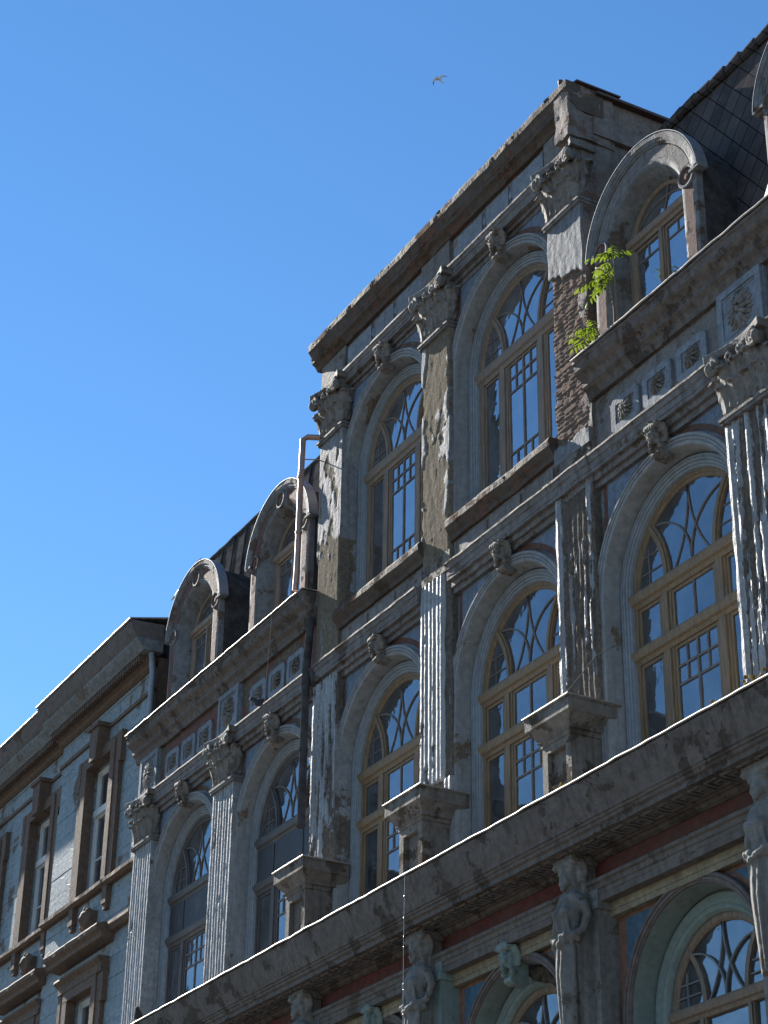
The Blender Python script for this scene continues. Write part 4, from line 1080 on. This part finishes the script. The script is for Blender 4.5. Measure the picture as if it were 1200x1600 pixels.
# ================================================================== small things
def sapling(name, label, base, stems, mat_leaf='leaf', seed=0, group=None, leafscale=1., dirx=-1):
    rnd = random.Random(seed)
    T = thing(name, label, 'plant', base, group)
    st = MB(); lf = MB()
    for (pts, leaves) in stems:
        pts = [Vector(p) for p in pts]
        st.tube(pts, [.016*(1-.6*i/(len(pts)-1))+.004 for i in range(len(pts))], 6)
        for (t, az, el, ln, np_) in leaves:
            f = t*(len(pts)-1); i = min(int(f), len(pts)-2); p = pts[i].lerp(pts[i+1], f-i)
            d = Vector((math.cos(az)*math.cos(el), math.sin(az)*math.cos(el), math.sin(el)))
            rach = []
            for q in range(8):
                s_ = q/7; rach.append(p+d*ln*s_+Vector((0, 0, -ln*.38*s_*s_)))
            st.tube(rach, .004, 4)
            for q in range(np_):
                s_ = .25+.75*q/(np_-1); k = s_*7; i2 = min(int(k), 6); c = rach[i2].lerp(rach[i2+1], k-i2)
                tang = (rach[min(i2+1, 7)]-rach[i2]).normalized(); side = tang.cross(Vector((0, 0, 1))).normalized()
                for sg in ((-1, 1) if q < np_-1 else (0,)):
                    dv = (side*sg*.85+tang*(.45 if sg else 1)+Vector((0, 0, -.45+rnd.uniform(-.15, .15)))).normalized()
                    L_ = leafscale*rnd.uniform(.10, .15)*(1-.25*abs(s_-.6)); wv = dv.cross(Vector((rnd.uniform(-.3, .3), rnd.uniform(-.3, .3), 1))).normalized()
                    nv = wv.cross(dv).normalized()
                    wd = L_*.42
                    a = c; e = c+dv*L_-nv*L_*.12; m1 = c+dv*L_*.35; m2 = c+dv*L_*.7
                    vs = [a, m1+wv*wd/2-nv*.006, m2+wv*wd*.38-nv*.01, e, m2-wv*wd*.38-nv*.01, m1-wv*wd/2-nv*.006, m1+nv*.004, m2+nv*.0]
                    lf.add(vs, [(0, 1, 6), (1, 2, 7, 6), (2, 3, 7), (0, 6, 5), (6, 7, 4, 5), (7, 3, 4)])
    st.build('stem', 'bark', T); lf.build('foliage', mat_leaf, T)
    return T
rl = random.Random(5)
def fan(n, t0, t1, az0, az1, ln=(.3, .5), el=(.0, .6), np_=6): return [(rl.uniform(t0, t1), rl.uniform(az0, az1), rl.uniform(*el), rl.uniform(*ln), np_) for _ in range(n)]

# seagull far off, wings in an M
cam_p = Vector((0, -15, 1.6))
def bird_mesh(name, mat, flying=False):
    mb = MB()
    # body along +X, head at -X
    mb.tube([(-.16, 0, .10), (-.11, 0, .085), (-.04, 0, .03), (.05, 0, .0), (.13, 0, -.03), (.24, 0, -.07)], [.03, .045, .065, .065, .045, .018], 12)
    mb.ell((-.165, 0, .12), (.037, .032, .034)); mb.tube([(-.195, 0, .118), (-.228, 0, .106)], [.011, .004], 6)
    for k in (-1, 1):
        mb.ell((.06, k*.05, .005), (.13, .022, .05), 10, 7, Matrix.Rotation(R(14), 3, 'Y'))
        mb.tube([(.0, k*.022, -.05), (-.005, k*.024, -.105)], .007, 5); mb.tube([(-.03, k*.024, -.106), (.015, k*.024, -.106)], .007, 5)
    return remesh(mb, name, .008, mat, 2)
PG = bird_mesh('pigeon', 'pigeon')
for loc, rz, lab, sc_ in (((-36.22, -.62, 11.21), 2.6, 'dark pigeon standing on the metal edge of the main cornice at bottom left', 1.35),
                     ((-32.62, -.04, 16.58), .5, 'dark pigeon crouching on the ledge below the small rosette panels', 1.15)):
    o = put('pigeon', PG, None, loc); o.rotation_euler = (0, 0, rz); o.scale = (sc_,)*3; tag(o, lab, 'pigeon', 'pigeons on the ledges')

cr = Vector((.4813, .8765, .0133)); cu = Vector((.4082, -.2375, .8815)); cf = Vector((-.7757, .4188, .4720))
GP = Vector((-79.186, 30.956, 79.173))
mb = MB()
ax = (cr*.30-cu*.20+cf*.32).normalized()
hp = -ax*.27
mb.tube([-ax*.30, -ax*.25, -ax*.16, ax*.0, ax*.14, ax*.26], [.025, .045, .07, .085, .06, .02], 10)
mb.tube([-ax*.30, -ax*.36], [.014, .004], 6)
mb.tube([ax*.24, ax*.38], [.03, .05], 6)
def wing(mb, pts, ch, th=.018):
    vs = []; fs = []
    for i, (p, c) in enumerate(zip(pts, ch)):
        p = Vector(p); le = p-ax*c*.4; te = p+ax*c*.6; n = (cu*.8-cf*.3).normalized()
        vs += [le, p+n*th*(1-.7*i/(len(pts)-1)), te, p-n*th*.3]
    for i in range(len(pts)-1):
        for k in range(4): fs.append((i*4+k, i*4+(k+1) % 4, i*4+4+(k+1) % 4, i*4+4+k))
    fs += [(3, 2, 1, 0), tuple(len(vs)-4+k for k in range(4))]; mb.add(vs, fs)
def P2(a, b, c=0.): return cr*a+cu*b+cf*c
wl = [P2(-.03, .0), P2(-.16, .0, -.08), P2(-.29, -.06, -.16), P2(-.34, -.2, -.2), P2(-.345, -.40, -.2)]
wr = [P2(.04, .03), P2(.09, .12, .1), P2(.17, .24, .2), P2(.3, .26, .26), P2(.48, .235, .3)]
wing(mb, wl[:4], [.2, .2, .17, .12]); wing(mb, wr[:4], [.2, .2, .17, .12])
g = thing('seagull', 'pale seagull gliding with bent wings in the blue sky', 'seagull', GP)
mb.build('body', 'gull', g, smooth=60)
t = MB(); wing(t, wl[3:], [.12, .03]); wing(t, wr[3:], [.12, .03]); t.build('wing_tip', 'gull_dark', g)

# saplings rooted behind the cornice flashing of the right wing
bx, by, bz = -20.32, -.16, 18.1
def rel(px): return (px[0]-bx, px[1]-by, px[2]-bz)
main1 = ([(0, 0, 0), (.01, -.01, .3), (-.0, .0, .65), (-.03, .01, 1.02), (-.02, .0, 1.32)],
         [(.72, 3.3, .15, .42, 6), (.78, 3.7, .0, .46, 6), (.84, 2.9, .25, .42, 6), (.9, 3.3, .4, .44, 6), (.96, 4.2, .3, .38, 5), (1., 3.4, .8, .34, 5),
          (.98, 5.6, .4, .3, 5), (.97, .4, .4, .3, 5), (1., 2.4, .9, .26, 4)])
main2 = ([(-.04, -.02, .0), (-.04, -.02, .35), (-.09, -.03, .7), (-.12, -.03, .98)], [(.88, 3.4, .0, .44, 6), (.97, 3.8, .2, .48, 7), (1., 3.0, .4, .4, 5), (1., 4.9, .4, .28, 4)])
low = ([(-.02, -.03, .0), (-.05, -.05, .14), (-.07, -.06, .22)], [(.9, 3.3, .2, .26, 4), (1., 3.9, .3, .24, 4), (1., 2.6, .6, .2, 3)])
PLG = 'tree-of-heaven saplings in the cornice gutter'
sapling('sapling', 'tallest leafy green sapling, two stems growing up beside the upper right dormer', (bx, by, bz), [main1, main2], seed=2, group=PLG)
sapling('sapling', 'small bright green sapling between the tallest sapling and the broken brick pilaster', (-20.68, -.22, 18.08), [([(0, 0, 0), (-.03, -.02, .12), (-.07, -.04, .25)], [(.7, 3.2, .4, .3, 5), (.9, 4.1, .2, .34, 5), (1., 2.7, .7, .25, 4), (.95, 5.3, .4, .25, 4), (1., 3.6, .2, .32, 5)])], seed=3, group=PLG)
sapling('sapling', 'lowest and smallest sapling with yellowish leaves at the edge of the broken brick pilaster', (-20.98, -.26, 18.08), [([(0, 0, 0), (-.02, -.01, .07), (-.04, -.03, .14)], [(.8, 3.4, .3, .24, 4), (1., 4.6, .3, .25, 4), (1., 2.4, .7, .22, 4), (1., .6, .5, .2, 4)])], seed=4, group=PLG)
# threads and wires
m = MB(); m.tube([(-25.37, -.86, 11.08), (-25.37, -.87, 10.), (-25.36, -.87, 7.2)], .0022, 5)
rb = random.Random(9); z = 10.7
while z > 7.4: m.ell((-25.37, -.87, z), (.007, .007, .011), 6, 5); z -= rb.uniform(.08, .62)
tag(m.build('hanging_thread', 'thread'), 'thin thread with glinting drops hanging straight down from the main cornice', 'thread')
m = MB(); m.tube([(-31.62, -.31, 18.05), (-31.66, -.315, 17.5), (-31.72, -.32, 16.8), (-31.84, -.31, 15.6)], .006, 5); tag(m.build('hanging_wire', 'wire'), 'thin loose wire hanging from the roof cornice of the left wing', 'wire')
m = MB(); m.tube([(-22.45, -.06, 12.86), (-21.9, -.09, 12.98), (-21.35, -.06, 13.22), (-21.1, .1, 13.32)], .007, 5); tag(m.build('slack_wire', 'wire'), 'slack wire tied across the foot of the most broken fluted pilaster', 'wire')
m = MB()
for a, b, ya, yb_, za, zb_, c in ((-18.25, -17.3, -.07, -.01, 11.42, 11.72, 70), (-21.95, -21.5, -.47, -.41, 11.2, 11.36, 30), (-18.3, -17.2, -.6, -.1, 11.12, 11.3, 40)):
    for j in range(c):
        t_ = rb.random()**1.6; m.ell((rb.uniform(a, b), rb.uniform(ya, yb_), za+(zb_-za)*t_), (rb.uniform(.015, .045), .03, rb.uniform(.015, .04)), 7, 5)
o = m.build('moss_tuft', 'soil', None, smooth='full'); tag(o, 'orange-brown moss growing along the top edge of the main cornice at right', 'moss'); o['kind'] = 'stuff'
for j in range(4):
    m = MB()
    for q in range(9): m.ell((rb.uniform(-.09, .09), rb.uniform(-.07, .03), rb.uniform(-.08, .06)), (.07, .06, .06), 8, 6)
    a = R(96+j*9); me = remesh(m, 'mud_nest', .016, 'mud', 2)
    o = put('mud_nest', me, None, (BX[3]-1.27*math.cos(a)*1., .40, 8.1+1.27*math.sin(a))); tag(o, 'lumpy brown mud nest stuck under the crown of the green ground-floor arch', 'nest', 'mud nests under the arch')

# ================================================================== street
def slab(name, x0, x1, y0, y1, z0, z1, mat):
    m = MB(); m.box(x0, x1, y0, y1, z0, z1); o = m.build(name, mat); o['kind'] = 'structure'; return o
m = MB(); m.add([(-1500, -1500, -.16), (1500, -1500, -.16), (1500, 1500, -.16), (-1500, 1500, -.16)], [(0, 1, 2, 3)]); o = m.build('ground', 'ground'); o['kind'] = 'structure'
slab('road', -160, 80, -12.5, -4.2, -.155, -.12, 'asphalt'); slab('pavement', -160, 80, -4.2, .25, -.155, 0, 'paving'); slab('pavement', -160, 80, -19, -12.5, -.155, 0, 'paving')

# ================================================================== light and camera
EL, AZ = 33., 7.
W = bpy.data.worlds.new('World'); S.world = W; W.use_nodes = True
nt = W.node_tree; bg = nt.nodes['Background']
sk = nt.nodes.new('ShaderNodeTexSky'); sk.sky_type = 'NISHITA'; sk.sun_disc = False
sk.sun_elevation = R(EL); sk.sun_rotation = R(270-AZ); sk.altitude = 0; sk.air_density = 1.0; sk.dust_density = .0; sk.ozone_density = 3.
hs = nt.nodes.new('ShaderNodeHueSaturation'); hs.inputs['Saturation'].default_value = 1.19
nt.links.new(sk.outputs[0], hs.inputs['Color']); nt.links.new(hs.outputs[0], bg.inputs[0]); bg.inputs[1].default_value = .06
sl = bpy.data.lights.new('sun', 'SUN'); sl.energy = 4.1; sl.angle = R(.53); sl.color = (1., .95, .87)
so = bpy.data.objects.new('sun', sl); COL.objects.link(so)
tos = Vector((-math.cos(R(AZ))*math.cos(R(EL)), -math.sin(R(AZ))*math.cos(R(EL)), math.sin(R(EL))))
so.rotation_euler = tos.to_track_quat('Z', 'Y').to_euler(); so.location = (-60, -20, 60)

cam = bpy.data.cameras.new('camera'); cam.sensor_fit = 'VERTICAL'; cam.sensor_height = 24.; cam.sensor_width = 18.; cam.lens = 24.*3153.6/1600; cam.clip_end = 4000
co = bpy.data.objects.new('camera', cam); COL.objects.link(co); S.camera = co
rt_, up_, fw_ = Vector((.48129, .87646, .0133)), Vector((.40816, -.23751, .88147)), Vector((-.77573, .41882, .47205))
mt = Matrix((rt_, up_, -fw_)).transposed().to_4x4(); mt.translation = cam_p; co.matrix_world = mt
S.view_settings.view_transform = 'Standard'; S.view_settings.look = 'None'; S.view_settings.exposure = 1.62; S.view_settings.gamma = 1
S.render.resolution_x = 768; S.render.resolution_y = 1024
